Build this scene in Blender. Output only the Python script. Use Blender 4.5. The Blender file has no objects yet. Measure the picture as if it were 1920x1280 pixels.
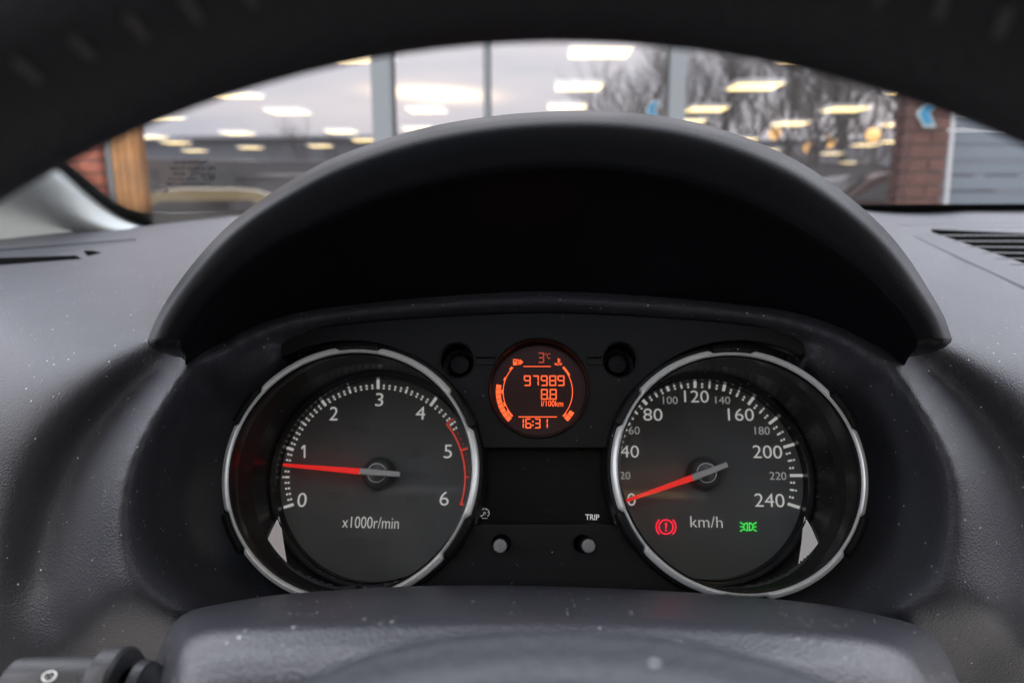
import bpy, bmesh, math, random
import numpy as np
from mathutils import Matrix, Vector
random.seed(7)
sc = bpy.context.scene
COL = sc.collection

# ------------------------------------------------------------------ camera
FPX = 1283.0                                   # focal length in pixels of the 1920 px photograph
CAMZ = 1.15
PSI, PIT = math.radians(2.75), math.radians(12.1)
CAM = np.array([0.0, 0.0, CAMZ])
RX = np.array([math.cos(PSI), math.sin(PSI), 0])
FW = np.array([-math.sin(PSI)*math.cos(PIT), math.cos(PSI)*math.cos(PIT), -math.sin(PIT)])
UP = np.cross(RX, FW)
cd = bpy.data.cameras.new('camera'); cam = bpy.data.objects.new('camera', cd); COL.objects.link(cam)
cam.matrix_world = Matrix(((RX[0], UP[0], -FW[0], 0), (RX[1], UP[1], -FW[1], 0), (RX[2], UP[2], -FW[2], CAMZ), (0, 0, 0, 1)))
cd.sensor_width = 36; cd.lens = FPX/1920*36; cd.clip_start = 0.005; cd.clip_end = 600
cd.dof.use_dof = True; cd.dof.focus_distance = 0.345; cd.dof.aperture_fstop = cd.lens/3.5
sc.camera = cam

# ------------------------------------------------------------------ exposure, world
sc.view_settings.view_transform = 'Standard'; sc.view_settings.look = 'None'
sc.view_settings.exposure = 0.7; sc.view_settings.gamma = 1
WORLD_STRENGTH = 1.25
w = bpy.data.worlds.new('World'); sc.world = w; w.use_nodes = True
nt = w.node_tree; N = nt.nodes; L = nt.links
bg = N['Background']
tc = N.new('ShaderNodeTexCoord'); mp = N.new('ShaderNodeMapping'); mp.inputs['Scale'].default_value = (1.6, 1.6, 9)
L.new(tc.outputs['Generated'], mp.inputs['Vector'])
no = N.new('ShaderNodeTexNoise'); no.inputs['Scale'].default_value = 2.2; no.inputs['Detail'].default_value = 5
L.new(mp.outputs['Vector'], no.inputs['Vector'])
cr = N.new('ShaderNodeValToRGB')
cr.color_ramp.elements[0].position = .3; cr.color_ramp.elements[0].color = (.68, .72, .84, 1)
cr.color_ramp.elements[1].position = .7; cr.color_ramp.elements[1].color = (.95, .92, .98, 1)
L.new(no.outputs['Fac'], cr.inputs['Fac'])
# a break in the clouds where the low sun sets
sx = N.new('ShaderNodeSeparateXYZ'); L.new(tc.outputs['Generated'], sx.inputs[0])
def wmath(op, a, b=None):
    m = N.new('ShaderNodeMath'); m.operation = op
    for i, q in enumerate((a, b)):
        if q is None: continue
        if isinstance(q, (int, float)): m.inputs[i].default_value = q
        else: L.new(q, m.inputs[i])
    return m.outputs[0]
_d = FW + RX*(815-960)/FPX + UP*(640-176)/FPX; _d /= np.linalg.norm(_d)
ax = wmath('DIVIDE', wmath('SUBTRACT', sx.outputs[0], float(_d[0])), .062)
az = wmath('DIVIDE', wmath('SUBTRACT', sx.outputs[2], float(_d[2])), .0085)
az = wmath('ADD', az, wmath('MULTIPLY', ax, .25))
gl = wmath('POWER', 2.718, wmath('MULTIPLY', wmath('ADD', wmath('MULTIPLY', ax, ax), wmath('MULTIPLY', az, az)), -1.0))
gl = wmath('MULTIPLY', gl, wmath('GREATER_THAN', sx.outputs[1], 0.0))
mx = N.new('ShaderNodeMix'); mx.data_type = 'RGBA'; mx.blend_type = 'ADD'; mx.inputs['Factor'].default_value = 1
L.new(cr.outputs['Color'], mx.inputs['A'])
mg = N.new('ShaderNodeMix'); mg.data_type = 'RGBA'; mg.blend_type = 'MIX'
mg.inputs['A'].default_value = (0, 0, 0, 1); mg.inputs['B'].default_value = (2.6, 1.9, 1.05, 1)
L.new(gl, mg.inputs['Factor']); L.new(mg.outputs['Result'], mx.inputs['B'])
# an overcast sky is three times brighter overhead than at the horizon
ov = wmath('ADD', wmath('MULTIPLY', wmath('MAXIMUM', sx.outputs[2], 0.0), 2.0), 1.0)
vm = N.new('ShaderNodeVectorMath'); vm.operation = 'SCALE'; L.new(mx.outputs['Result'], vm.inputs[0]); L.new(ov, vm.inputs['Scale'])
L.new(vm.outputs[0], bg.inputs['Color']); bg.inputs['Strength'].default_value = WORLD_STRENGTH

# ------------------------------------------------------------------ pixel geometry
def ray(px, py): return FW + RX*(px-960)/FPX + UP*(640-py)/FPX
def pix(px, py, d): return CAM + ray(px, py)*d                      # d: distance along the lens axis
def at_y(px, py, y): r = ray(px, py); return CAM + r*(y/r[1])
TIL = math.radians(25.7)
DN = np.array([0, math.cos(TIL), -math.sin(TIL)])                    # into the instrument cluster
CU, CV, CN = np.array([1., 0, 0]), np.array([0, math.sin(TIL), math.cos(TIL)]), -DN
CO = pix(1018, 880, .33)
CW = float((CAM-CO) @ CN)
def depth_w(px, py, w): return (CW-w)/float(ray(px, py) @ DN)
def pc(px, py, w):
    P = pix(px, py, depth_w(px, py, w)) - CO
    return float(P @ CU), float(P @ CV)
MCL = Matrix(((CU[0], CV[0], CN[0], CO[0]), (CU[1], CV[1], CN[1], CO[1]), (CU[2], CV[2], CN[2], CO[2]), (0, 0, 0, 1)))

# ------------------------------------------------------------------ materials
def lin(c):
    return tuple((x/12.92 if x <= .04045 else ((x+.055)/1.055)**2.4) for x in c)
MATS = {}
def mat(name, col, rough=.5, metal=0., spec=.5, grain=None, dust=None, var=None, emit=None, estr=1., coat=0., rvar=None):
    if name in MATS: return MATS[name]
    m = bpy.data.materials.new(name); m.use_nodes = True; MATS[name] = m
    n, l = m.node_tree.nodes, m.node_tree.links; b = n['Principled BSDF']
    b.inputs['Base Color'].default_value = (*col, 1); b.inputs['Roughness'].default_value = rough
    b.inputs['Metallic'].default_value = metal; b.inputs['Specular IOR Level'].default_value = spec
    b.inputs['Coat Weight'].default_value = coat
    if emit: b.inputs['Emission Color'].default_value = (*emit, 1); b.inputs['Emission Strength'].default_value = estr
    t = n.new('ShaderNodeTexCoord'); src = None
    if var:
        z = n.new('ShaderNodeTexNoise'); z.inputs['Scale'].default_value = var[0]; z.inputs['Detail'].default_value = 6
        l.new(t.outputs['Object'], z.inputs['Vector'])
        r = n.new('ShaderNodeValToRGB'); r.color_ramp.elements[0].position = .3; r.color_ramp.elements[1].position = .7
        r.color_ramp.elements[0].color = (*[c*(1-var[1]) for c in col], 1); r.color_ramp.elements[1].color = (*[min(1, c*(1+var[1])) for c in col], 1)
        l.new(z.outputs['Fac'], r.inputs['Fac']); src = r.outputs['Color']
    if dust:                                                          # sparse pale specks: (cells per metre, share, speck radius in cells)
        v = n.new('ShaderNodeTexVoronoi'); v.inputs['Scale'].default_value = dust[0]
        l.new(t.outputs['Object'], v.inputs['Vector'])
        a = n.new('ShaderNodeMath'); a.operation = 'LESS_THAN'; a.inputs[1].default_value = dust[2]; l.new(v.outputs['Distance'], a.inputs[0])
        s = n.new('ShaderNodeSeparateColor'); l.new(v.outputs['Color'], s.inputs[0])
        g = n.new('ShaderNodeMath'); g.operation = 'LESS_THAN'; g.inputs[1].default_value = dust[1]; l.new(s.outputs[0], g.inputs[0])
        q = n.new('ShaderNodeMath'); q.operation = 'MULTIPLY'; l.new(a.outputs[0], q.inputs[0]); l.new(g.outputs[0], q.inputs[1])
        q2 = n.new('ShaderNodeMath'); q2.operation = 'MULTIPLY'; l.new(q.outputs[0], q2.inputs[0]); l.new(s.outputs[1], q2.inputs[1])
        x = n.new('ShaderNodeMix'); x.data_type = 'RGBA'; l.new(q2.outputs[0], x.inputs['Factor'])
        if src: l.new(src, x.inputs['A'])
        else: x.inputs['A'].default_value = (*col, 1)
        x.inputs['B'].default_value = (.72, .71, .69, 1); src = x.outputs['Result']
    if src: l.new(src, b.inputs['Base Color'])
    if rvar:
        z = n.new('ShaderNodeTexNoise'); z.inputs['Scale'].default_value = rvar[0]; l.new(t.outputs['Object'], z.inputs['Vector'])
        k = n.new('ShaderNodeMapRange'); k.inputs['To Min'].default_value = rough-rvar[1]; k.inputs['To Max'].default_value = rough+rvar[1]
        l.new(z.outputs['Fac'], k.inputs['Value']); l.new(k.outputs[0], b.inputs['Roughness'])
    if grain:                                                         # (cells per metre, height in metres)
        v = n.new('ShaderNodeTexVoronoi'); v.inputs['Scale'].default_value = grain[0]
        z = n.new('ShaderNodeTexNoise'); z.inputs['Scale'].default_value = grain[0]*.8; z.inputs['Detail'].default_value = 2
        l.new(t.outputs['Object'], z.inputs['Vector']); l.new(t.outputs['Object'], v.inputs['Vector'])
        ad = n.new('ShaderNodeMath'); ad.operation = 'ADD'; l.new(v.outputs['Distance'], ad.inputs[0]); l.new(z.outputs['Fac'], ad.inputs[1])
        bp = n.new('ShaderNodeBump'); bp.inputs['Strength'].default_value = 1; bp.inputs['Distance'].default_value = grain[1]
        l.new(ad.outputs[0], bp.inputs['Height']); l.new(bp.outputs[0], b.inputs['Normal'])
    return m
def glass(name, tint, gloss=.06, rough=0.0, dust=None):               # thin clear pane: lets light through, mirrors a little of it
    m = bpy.data.materials.new(name); m.use_nodes = True; n, l = m.node_tree.nodes, m.node_tree.links
    n.remove(n['Principled BSDF']); o = n['Material Output']
    t = n.new('ShaderNodeBsdfTransparent'); t.inputs[0].default_value = (*tint, 1)
    g = n.new('ShaderNodeBsdfGlossy'); g.inputs['Roughness'].default_value = rough
    f = n.new('ShaderNodeLayerWeight'); f.inputs['Blend'].default_value = .12
    mr = n.new('ShaderNodeMapRange'); mr.inputs['To Min'].default_value = gloss; mr.inputs['To Max'].default_value = .6
    l.new(f.outputs['Fresnel'], mr.inputs['Value'])
    x = n.new('ShaderNodeMixShader'); l.new(mr.outputs[0], x.inputs[0]); l.new(t.outputs[0], x.inputs[1]); l.new(g.outputs[0], x.inputs[2])
    out = x.outputs[0]
    if dust:
        c = n.new('ShaderNodeTexCoord'); v = n.new('ShaderNodeTexVoronoi'); v.inputs['Scale'].default_value = dust[0]; l.new(c.outputs['Object'], v.inputs['Vector'])
        s = n.new('ShaderNodeSeparateColor'); l.new(v.outputs['Color'], s.inputs[0])
        r = n.new('ShaderNodeMath'); r.operation = 'MULTIPLY'; r.inputs[1].default_value = dust[2]; l.new(s.outputs[2], r.inputs[0])
        a = n.new('ShaderNodeMath'); a.operation = 'LESS_THAN'; l.new(v.outputs['Distance'], a.inputs[0]); l.new(r.outputs[0], a.inputs[1])
        k = n.new('ShaderNodeMath'); k.operation = 'LESS_THAN'; k.inputs[1].default_value = dust[1]; l.new(s.outputs[0], k.inputs[0])
        q = n.new('ShaderNodeMath'); q.operation = 'MULTIPLY'; l.new(a.outputs[0], q.inputs[0]); l.new(k.outputs[0], q.inputs[1])
        q2 = n.new('ShaderNodeMath'); q2.operation = 'MULTIPLY'; l.new(q.outputs[0], q2.inputs[0]); l.new(s.outputs[1], q2.inputs[1])
        d = n.new('ShaderNodeBsdfDiffuse'); d.inputs[0].default_value = (.7, .69, .66, 1)
        x2 = n.new('ShaderNodeMixShader'); l.new(q2.outputs[0], x2.inputs[0]); l.new(out, x2.inputs[1]); l.new(d.outputs[0], x2.inputs[2]); out = x2.outputs[0]
    l.new(out, o.inputs['Surface']); MATS[name] = m
    return m
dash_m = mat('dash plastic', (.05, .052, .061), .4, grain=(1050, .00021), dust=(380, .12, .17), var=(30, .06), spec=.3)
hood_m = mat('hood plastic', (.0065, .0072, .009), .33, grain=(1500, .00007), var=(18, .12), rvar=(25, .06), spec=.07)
panel_m = mat('panel plastic', (.007, .0076, .0085), .42, grain=(1600, .00004), dust=(420, .05, .13), spec=.24)
gloss_m = mat('smoked window', (.008, .008, .009), .3, spec=.1, dust=(420, .03, .1))
tube_m = mat('gauge wall', (.005, .005, .0055), .25, spec=.18)
face_m = mat('dial print', (.17, .178, .172), .55, var=(40, .05), spec=.3)
silver_m = mat('satin silver', (.92, .95, .93), .3, metal=.3, grain=(2500, .00001))
chrome_m = mat('bright trim', (.75, .76, .75), .16, metal=1)
cap_m = mat('needle cap', (.12, .12, .12), .3, spec=.5)
tail_m = mat('needle tail', (.85, .87, .87), .3)
white_m = mat('print white', (.62, .61, .59), .6, emit=(.8, .79, .76), estr=.26)
dimw_m = mat('print grey', (.42, .42, .41), .6, emit=(.8, .79, .76), estr=.15)
ghost_m = mat('print ghost', (.14, .142, .138), .5)
ghostw_m = mat('window ghost', (.0115, .0115, .0115), .3, spec=.11)
redprint_m = mat('print red', (.5, .05, .04), .6, emit=(1, .1, .07), estr=.2)
needle_m = mat('needle red', (.75, .02, .018), .4, emit=(1, .025, .02), estr=.34)
lcd_m = mat('display glass', (.012, .006, .006), .25, emit=(.09, .018, .014), estr=.07, spec=.3)
seg_m = mat('display segment', (.3, .03, .01), .5, emit=(1, .12, .03), estr=.85)
segdim_m = mat('display segment dim', (.3, .03, .01), .5, emit=(1, .12, .05), estr=.28)
segdark_m = mat('display divider', (.05, .01, .01), .5)
redlamp_m = mat('warning red', (.5, .01, .02), .5, emit=(1, .015, .05), estr=.75)
greenlamp_m = mat('tell-tale green', (.02, .4, .03), .5, emit=(.06, .85, .09), estr=.6)
leather_m = mat('wheel leather', (.009, .0095, .012), .5, grain=(900, .0003), spec=.3)
stitch_m = mat('wheel stitch', (.05, .048, .043), .8)
col_m = mat('column plastic', (.05, .052, .062), .3, grain=(1050, .00017), dust=(330, .2, .18), spec=.75)
pad_m = mat('wheel pad', (.05, .057, .07), .38, grain=(600, .0002), dust=(150, .2, .16), spec=.6)
pillar_m = mat('pillar trim', (.36, .39, .395), 1., spec=.05, grain=(900, .0002), var=(12, .04))
black_m = mat('black frit', (.004, .004, .004), .5)
slot_m = mat('vent black', (.004, .004, .004), 1., spec=0.)
glint_m = mat('painted glint', (.85, .83, .83), .4, emit=(1, .96, .96), estr=.11)  # glowing white standing in for a bright reflection in the gauge
screen_m = glass('windscreen glass', (.93, .95, .94), .015, dust=(120, .25, .05))
lens_m = glass('gauge lens', (.97, .97, .97), .003, dust=(520, .4, .21))
pane_m = glass('facade glass', (.5, .465, .455), .3)

# ------------------------------------------------------------------ mesh helpers
def link(o, parent=None):
    COL.objects.link(o)
    if parent is not None: o.parent = parent
    return o
def mesh(name, V, Fc, m, parent=None, smooth=True, auto=None):
    me = bpy.data.meshes.new(name); me.from_pydata([tuple(map(float, v)) for v in V], [], Fc); me.validate()
    me.materials.append(m)
    if smooth:
        me.polygons.foreach_set('use_smooth', [True]*len(me.polygons))
        if auto is not None: me.set_sharp_from_angle(angle=math.radians(auto))
    o = bpy.data.objects.new(name, me)
    return link(o, parent)
def recalc(o):
    bm = bmesh.new(); bm.from_mesh(o.data); bmesh.ops.recalc_face_normals(bm, faces=bm.faces); bm.to_mesh(o.data); bm.free(); return o
def thing(name, label, cat, M=None, group=None, kind=None):
    o = bpy.data.objects.new(name, None); COL.objects.link(o); o.empty_display_size = .02
    if M is not None: o.matrix_world = M
    return tag(o, label, cat, group, kind)
def tag(o, label=None, cat=None, group=None, kind=None):
    if label: o['label'] = label
    if cat: o['category'] = cat
    if group: o['group'] = group
    if kind: o['kind'] = kind
    return o
def T(v): return Matrix.Translation(Vector([float(x) for x in v]))
def grid_faces(nr, nc, closed=False):
    F = []
    for i in range(nr-1):
        for j in range(nc if closed else nc-1):
            k = (j+1) % nc
            F.append((i*nc+j, i*nc+k, (i+1)*nc+k, (i+1)*nc+j))
    return F
def lathe_v(prof, n=96, sy=1., c=(0, 0)):
    V = []
    for r, z in prof:
        for j in range(n):
            a = 2*math.pi*j/n; V.append((c[0]+r*math.cos(a), c[1]+r*sy*math.sin(a), z))
    return V, grid_faces(len(prof), n, True)
def lathe(name, prof, m, parent, n=96, sy=1., c=(0, 0), auto=35):
    V, F = lathe_v(prof, n, sy, c); return recalc(mesh(name, V, F, m, parent, True, auto))
def prism(name, polys, w0, w1, m, parent, smooth=False):             # polys: list of outlines (u,v); one mesh
    V, F = [], []
    for P in polys:
        k = len(V); n = len(P)
        V += [(x, y, w0) for x, y in P] + [(x, y, w1) for x, y in P]
        F.append(tuple(range(k+n, k+2*n))); F.append(tuple(range(k+n-1, k-1, -1)))
        for i in range(n):
            j = (i+1) % n; F.append((k+i, k+j, k+n+j, k+n+i))
    return recalc(mesh(name, V, F, m, parent, smooth))
def sheet(name, outlines, w0, half, bev, m, parent, res=3):          # flat plate with holes and rounded edges
    cu = bpy.data.curves.new(name, 'CURVE'); cu.dimensions = '2D'; cu.fill_mode = 'BOTH'; cu.extrude = half; cu.bevel_depth = bev; cu.bevel_resolution = res
    for P in outlines:
        s = cu.splines.new('POLY'); s.points.add(len(P)-1)
        for q, (x, y) in zip(s.points, P): q.co = (x, y, 0, 1)
        s.use_cyclic_u = True
    t = bpy.data.objects.new('tmp', cu); COL.objects.link(t)
    bpy.context.view_layer.update()
    me = bpy.data.meshes.new_from_object(t.evaluated_get(bpy.context.evaluated_depsgraph_get()))
    bpy.data.objects.remove(t); bpy.data.curves.remove(cu); me.name = name
    me.transform(T((0, 0, w0))); me.materials.clear(); me.materials.append(m)
    me.polygons.foreach_set('use_smooth', [True]*len(me.polygons)); me.set_sharp_from_angle(angle=math.radians(40))
    return link(bpy.data.objects.new(name, me), parent)
_tcache = {}
def text_mesh(s, weight=0.0):
    if (s, weight) in _tcache: return _tcache[(s, weight)]
    cu = bpy.data.curves.new('t', 'FONT'); cu.body = s; cu.size = 1; cu.offset = weight; cu.extrude = .02; cu.resolution_u = 6
    o = bpy.data.objects.new('t', cu); COL.objects.link(o); bpy.context.view_layer.update()
    me = bpy.data.meshes.new_from_object(o.evaluated_get(bpy.context.evaluated_depsgraph_get()))
    bpy.data.objects.remove(o); bpy.data.curves.remove(cu)
    a = np.zeros(len(me.vertices)*3); me.vertices.foreach_get('co', a); a = a.reshape(-1, 3)
    _tcache[(s, weight)] = (me, a.min(0), a.max(0)); return _tcache[(s, weight)]
ONE = [(.62, 0), (.62, 1), (.40, 1), (.0, .80), (.06, .66), (.40, .83), (.40, 0)]
def text(name, s, cx, cy, wpx, hpx, w, m, parent, off=(0, 0), weight=-.006, thick=.0003):
    me0, lo, hi = text_mesh(s, weight); me = me0.copy(); me.name = name
    x0, y0 = pc(cx-wpx/2, cy+hpx/2, w); x1, y1 = pc(cx+wpx/2, cy-hpx/2, w)
    S = Matrix.Diagonal(((x1-x0)/(hi[0]-lo[0]), (y1-y0)/(hi[1]-lo[1]), thick/.04, 1))
    me.transform(T((x0-off[0], y0-off[1], w)) @ S @ T((-lo[0], -lo[1], -lo[2])))
    me.materials.clear(); me.materials.append(m)
    return link(bpy.data.objects.new(name, me), parent)
def cat(P, n):                                                        # resample a polyline through a Catmull-Rom spline, even arc length
    P = np.array(P, float); Q = np.vstack([2*P[0]-P[1], P, 2*P[-1]-P[-2]]); out = []
    for i in range(1, len(Q)-2):
        for t in np.linspace(0, 1, 24, endpoint=False):
            a, b, c, d = Q[i-1], Q[i], Q[i+1], Q[i+2]
            out.append(.5*((2*b)+(c-a)*t+(2*a-5*b+4*c-d)*t*t+(3*b-3*c+d-a)*t**3))
    out.append(P[-1]); out = np.array(out)
    s = np.r_[0, np.cumsum(np.linalg.norm(np.diff(out[:, :2], axis=0), axis=1))]
    t = np.linspace(0, s[-1], n)
    return np.stack([np.interp(t, s, out[:, k]) for k in range(out.shape[1])], 1)
def smooth_rows(rows, per):                                           # Catmull-Rom across lofted rows
    rows = [np.array(r) for r in rows]; Q = [2*rows[0]-rows[1]]+rows+[2*rows[-1]-rows[-2]]; out = []
    for i in range(1, len(Q)-2):
        a, b, c, d = Q[i-1:i+3]
        for t in np.linspace(0, 1, per, endpoint=False):
            out.append(.5*((2*b)+(c-a)*t+(2*a-5*b+4*c-d)*t*t+(3*b-3*c+d-a)*t**3))
    out.append(rows[-1]); return out
def box(name, lo, hi, m, parent=None, bev=0.):
    bm = bmesh.new(); bmesh.ops.create_cube(bm, size=1)
    for v in bm.verts: v.co = Vector([lo[i]+(v.co[i]+.5)*(hi[i]-lo[i]) for i in range(3)])
    if bev: bmesh.ops.bevel(bm, geom=bm.edges[:], offset=bev, segments=2, affect='EDGES')
    me = bpy.data.meshes.new(name); bm.to_mesh(me); bm.free(); me.materials.append(m)
    return link(bpy.data.objects.new(name, me), parent)

# ================================================================== SETTING beyond the windscreen
asphalt = mat('asphalt', (.07, .072, .078), .9, var=(.6, .3), grain=(40, .004))
ground = mesh('ground', [(-150, 4.3, 0), (150, 4.3, 0), (150, 220, 0), (-150, 220, 0)], [(0, 1, 2, 3)], asphalt, smooth=False)
tag(ground, kind='structure')
tile_m = mat('showroom tile', (.42, .40, .36), .35, var=(2, .1))
floor = mesh('floor', [(-20, -33.9, 0), (20, -33.9, 0), (20, 4.1, 0), (-20, 4.1, 0)], [(0, 1, 2, 3)], tile_m, smooth=False)
tag(floor, kind='structure')

rear = mesh('blocker_wall', [(-45, -34, 0), (45, -34, 0), (45, -34, 14), (-45, -34, 14)], [(0, 1, 2, 3)], mat('reflection blocker', (.05, .045, .04), .8, var=(.5, .2)), smooth=False)  # unseen wall, added to keep bright sky out of the facade reflections
tag(rear, kind='structure')
FY = 4.2                                                              # showroom glass front
alu = mat('facade aluminium', (.17, .185, .195), .5)
def fx(px, y=FY): return float(at_y(px, 300, y)[0])
MULL = [(707, 742, 'wide grey aluminium mullion left of the sunset clouds', .08), (911, 919, 'thin grey glazing bar beside the sunset clouds', .04),
        (1246, 1275, 'grey aluminium mullion beside the bare trees', .08)]
for a, b, lb, dp in MULL:
    xa, xb = fx(a), fx(b)
    t = thing('mullion', lb, 'mullion', T(((xa+xb)/2, FY, 0)), 'window mullions of the showroom front')
    h = (xb-xa)/2
    box('profile', (-h, -dp, 0), (h, dp, 4.6), alu, t, .004)
    box('gasket', (-h-.008, -.012, .02), (-h-.001, .012, 4.58), black_m, t); box('gasket', (h+.001, -.012, .02), (h+.008, .012, 4.58), black_m, t)
edges = [(-9999, 200), (225, 707), (742, 911), (919, 1246), (1275, 1690)]
names = ['clear glass pane between the red brick and timber posts', 'clear glass pane in front of the low grey building', 'clear glass pane in front of the sunset clouds',
         'clear glass pane with the blue chevron at its edge', 'clear glass pane in front of the bare trees']
for (a, b), lb in zip(edges, names):
    xa = fx(a) if a > 0 else -3.6; xb = fx(b)
    o = mesh('glass_pane', [(0, 0, .1), (xb-xa-.004, 0, .1), (xb-xa-.004, 0, 4.6), (0, 0, 4.6)], [(0, 1, 2, 3)], pane_m, smooth=False); o.location = (xa+.002, FY, 0)
    tag(o, lb, 'window pane', 'glass panes of the showroom front')
# brick posts: courses of real bricks
def brick_post(px0, px1, label, c, y0=FY-.1, base=None):
    xa, xb = fx(px0), fx(px1); wdt = xb-xa
    t = thing('brick_pillar', label, 'pillar', T((xa, y0, 0)))
    box('mortar_core', (.004, .004, 0), (wdt-.004, .24, 4.6), mat('mortar', (.13, .1, .09), .9), t)
    bm_ = mat('brick '+label[:8], c, .85, var=(14, .25))
    nb = max(1, round(wdt/.215)); bw = wdt/nb
    base_me = None
    for k in range(11, 33):
        for j in range(-1 if k % 2 else 0, nb):
            x0 = max(0, j*bw+(bw/2 if k % 2 else 0)); x1 = min(wdt, (j+1)*bw+(bw/2 if k % 2 else 0))
            if x1-x0 < .03: continue
            le, re_ = x0 <= 0, x1 >= wdt-.001
            box('brick', (x0-.004 if le else x0+.005, -.006, k*.075+.006), (x1+.004 if re_ else x1-.005, .245 if le or re_ else .05, k*.075+.069), bm_, t)
    return t
brick_post(128, 203, 'red brick pillar beside the timber post', (.24, .07, .04))
brick_post(1692, 1753, 'dark brown brick pillar beside the grey shutter', (.085, .04, .032))
t = thing('timber_post', 'orange brown timber post beside the red brick pillar', 'post', T((fx(222), FY-.05, 0)))
wood = mat('timber', (.25, .115, .035), .6, var=(9, .3)); h = fx(264)-fx(222)
for k in range(3): box('plank', (k*h/3+.002, -.02-.003*k, 0), ((k+1)*h/3-.002, .12, 4.6), wood, t, .003)
t = thing('corner_post', 'narrow grey aluminium post between brick and timber', 'post', T((fx(205), FY-.04, 0)))
box('profile', (0, 0, 0), (fx(219)-fx(205), .1, 4.6), alu, t, .003); box('cover_cap', (.01, -.012, .02), (fx(219)-fx(205)-.01, -.001, 3.28), alu, t)
# roller shutter at the right
t = thing('roller_shutter', 'blue grey slatted shutter beside the brown brick pillar', 'shutter', T((fx(1757), FY, 0)))
sh_m = mat('shutter grey', (.11, .13, .155), .5)
for k in range(20): box('slat', (0, -.012 if k % 2 else 0, .75+k*.085), (1.6, .03, .75+k*.085+.079), sh_m, t, .006)
box('curtain_base', (0, 0, 0), (1.6, .03, .745), sh_m, t)
t = thing('white_pole', 'thin white pole leaning in front of the grey shutter', 'pole', T(at_y(1776, 385, FY-.3)))
pa, pb = at_y(1776, 385, FY-.3), at_y(1794, 150, FY-.3)
d_ = pb-pa; wp = mat('white paint', (.33, .33, .34), .5)
V = []
for k in range(2):
    for j in range(8):
        a = j*math.pi/4; V.append((d_[0]*(k*1.5-.5)+.011*math.cos(a), d_[1]*k+.011*math.sin(a), d_[2]*(k*1.9-.9)))
mesh('tube', V, grid_faces(2, 8, True), wp, t); box('cap', (d_[0]-.014, -.014, d_[2]), (d_[0]+.014, .014, d_[2]+.03), wp, t)
# blue chevron stickers
blue = mat('chevron blue', (.02, .15, .27), .6); cw_ = mat('chevron white', (.25, .32, .34), .6)
for (px, py, s), lb in zip([(1737, 213, 23), (1223, 206, 15)], ['blue chevron sign with pale edge on the brown brick pillar', 'small blue chevron sticker beside the grey mullion']):
    yy = FY-.14 if px > 1600 else FY-.02
    P = at_y(px, py, yy); k = s*yy/FPX
    t = thing('chevron_sign', lb, 'sign', Matrix.Translation(Vector(P)) @ Matrix.Rotation(math.pi/2, 4, 'X'))
    ol = [(-.75, 0), (-.1, 1), (.85, 1), (.3, 0), (.85, -1), (-.1, -1)]
    prism('backing', [[(x*k, y*k) for x, y in ol]], -.002, 0, cw_, t)
    prism('arrow', [[(x*k*.68, y*k*.78) for x, y in ol]], .001, .003, blue, t)

# showroom ceiling lights: seen mirrored in the glass front
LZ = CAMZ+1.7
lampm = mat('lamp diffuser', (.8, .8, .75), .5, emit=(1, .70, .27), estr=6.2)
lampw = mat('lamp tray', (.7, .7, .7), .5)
LP = [(1125, 97), (1085, 163), (1063, 201), (1415, 162), (1325, 205), (1482, 232), (1585, 205), (1690, 233), (1675, 266), (1733, 277), (1722, 168), (1530, 105),
      (800, 207), (540, 210), (445, 250), (640, 247), (685, 263), (440, 177), (302, 219), (283, 257), (675, 106), (1395, 262), (785, 242), (1290, 228), (1590, 305), (1720, 300), (470, 277), (365, 283), (600, 274), (1440, 282), (1560, 288), (1622, 272), (330, 268)]
tray_me = diff_me = None
for i, (px, py) in enumerate(LP):
    r = ray(px, py); py2 = min(py, 305)
    r = ray(px, py2); s = 1.7/ r[2]
    vy = s*r[1]; vx = s*r[0]
    t = thing('ceiling_light', 'square warm white ceiling panel light mirrored in the showroom glass', 'ceiling light', T((vx, 2*FY-vy, LZ)), 'ceiling lights of the showroom')
    if tray_me is None:
        a = box('diffuser', (-.36, -.36, -.012), (.36, .36, -.004), lampm, t); b = box('tray', (-.39, -.39, -.003), (.39, .39, .06), lampw, t, .006)
        tray_me, diff_me = b.data, a.data
    else:
        link(bpy.data.objects.new('diffuser', diff_me), t); link(bpy.data.objects.new('tray', tray_me), t)

# low grey building with a pitched roof, left
t = thing('warehouse', 'long low grey building with dark roof behind the parked cars', 'building', T((fx(255, 45), 45, 0)))
bw = fx(900, 45)-fx(255, 45); wall_m = mat('grey cladding', (.2, .22, .255), .7, var=(.3, .1)); roof_m = mat('grey roof', (.09, .1, .12), .7, var=(.4, .15))
zr = float(at_y(400, 236, 45)[2]); ze = float(at_y(400, 262, 45)[2])
box('wall', (0, 0, 0), (bw, 14, ze), wall_m, t)
mesh('roof', [(-.5, -.6, ze), (bw+.5, -.6, ze), (bw+.5, 7, zr), (-.5, 7, zr), (-.5, 14.5, ze), (bw+.5, 14.5, ze)], [(0, 1, 2, 3), (3, 2, 5, 4)], roof_m, t, False)
for k in range(6): box('window', (1.5+k*4, -.05, 1.3), (2.5+k*4, .02, 2.1), mat('lit pane', (.3, .2, .1), .3, emit=(1, .5, .18), estr=2.) if k in (1, 2, 4) else mat('dark pane', (.03, .03, .035), .2), t)
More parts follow.
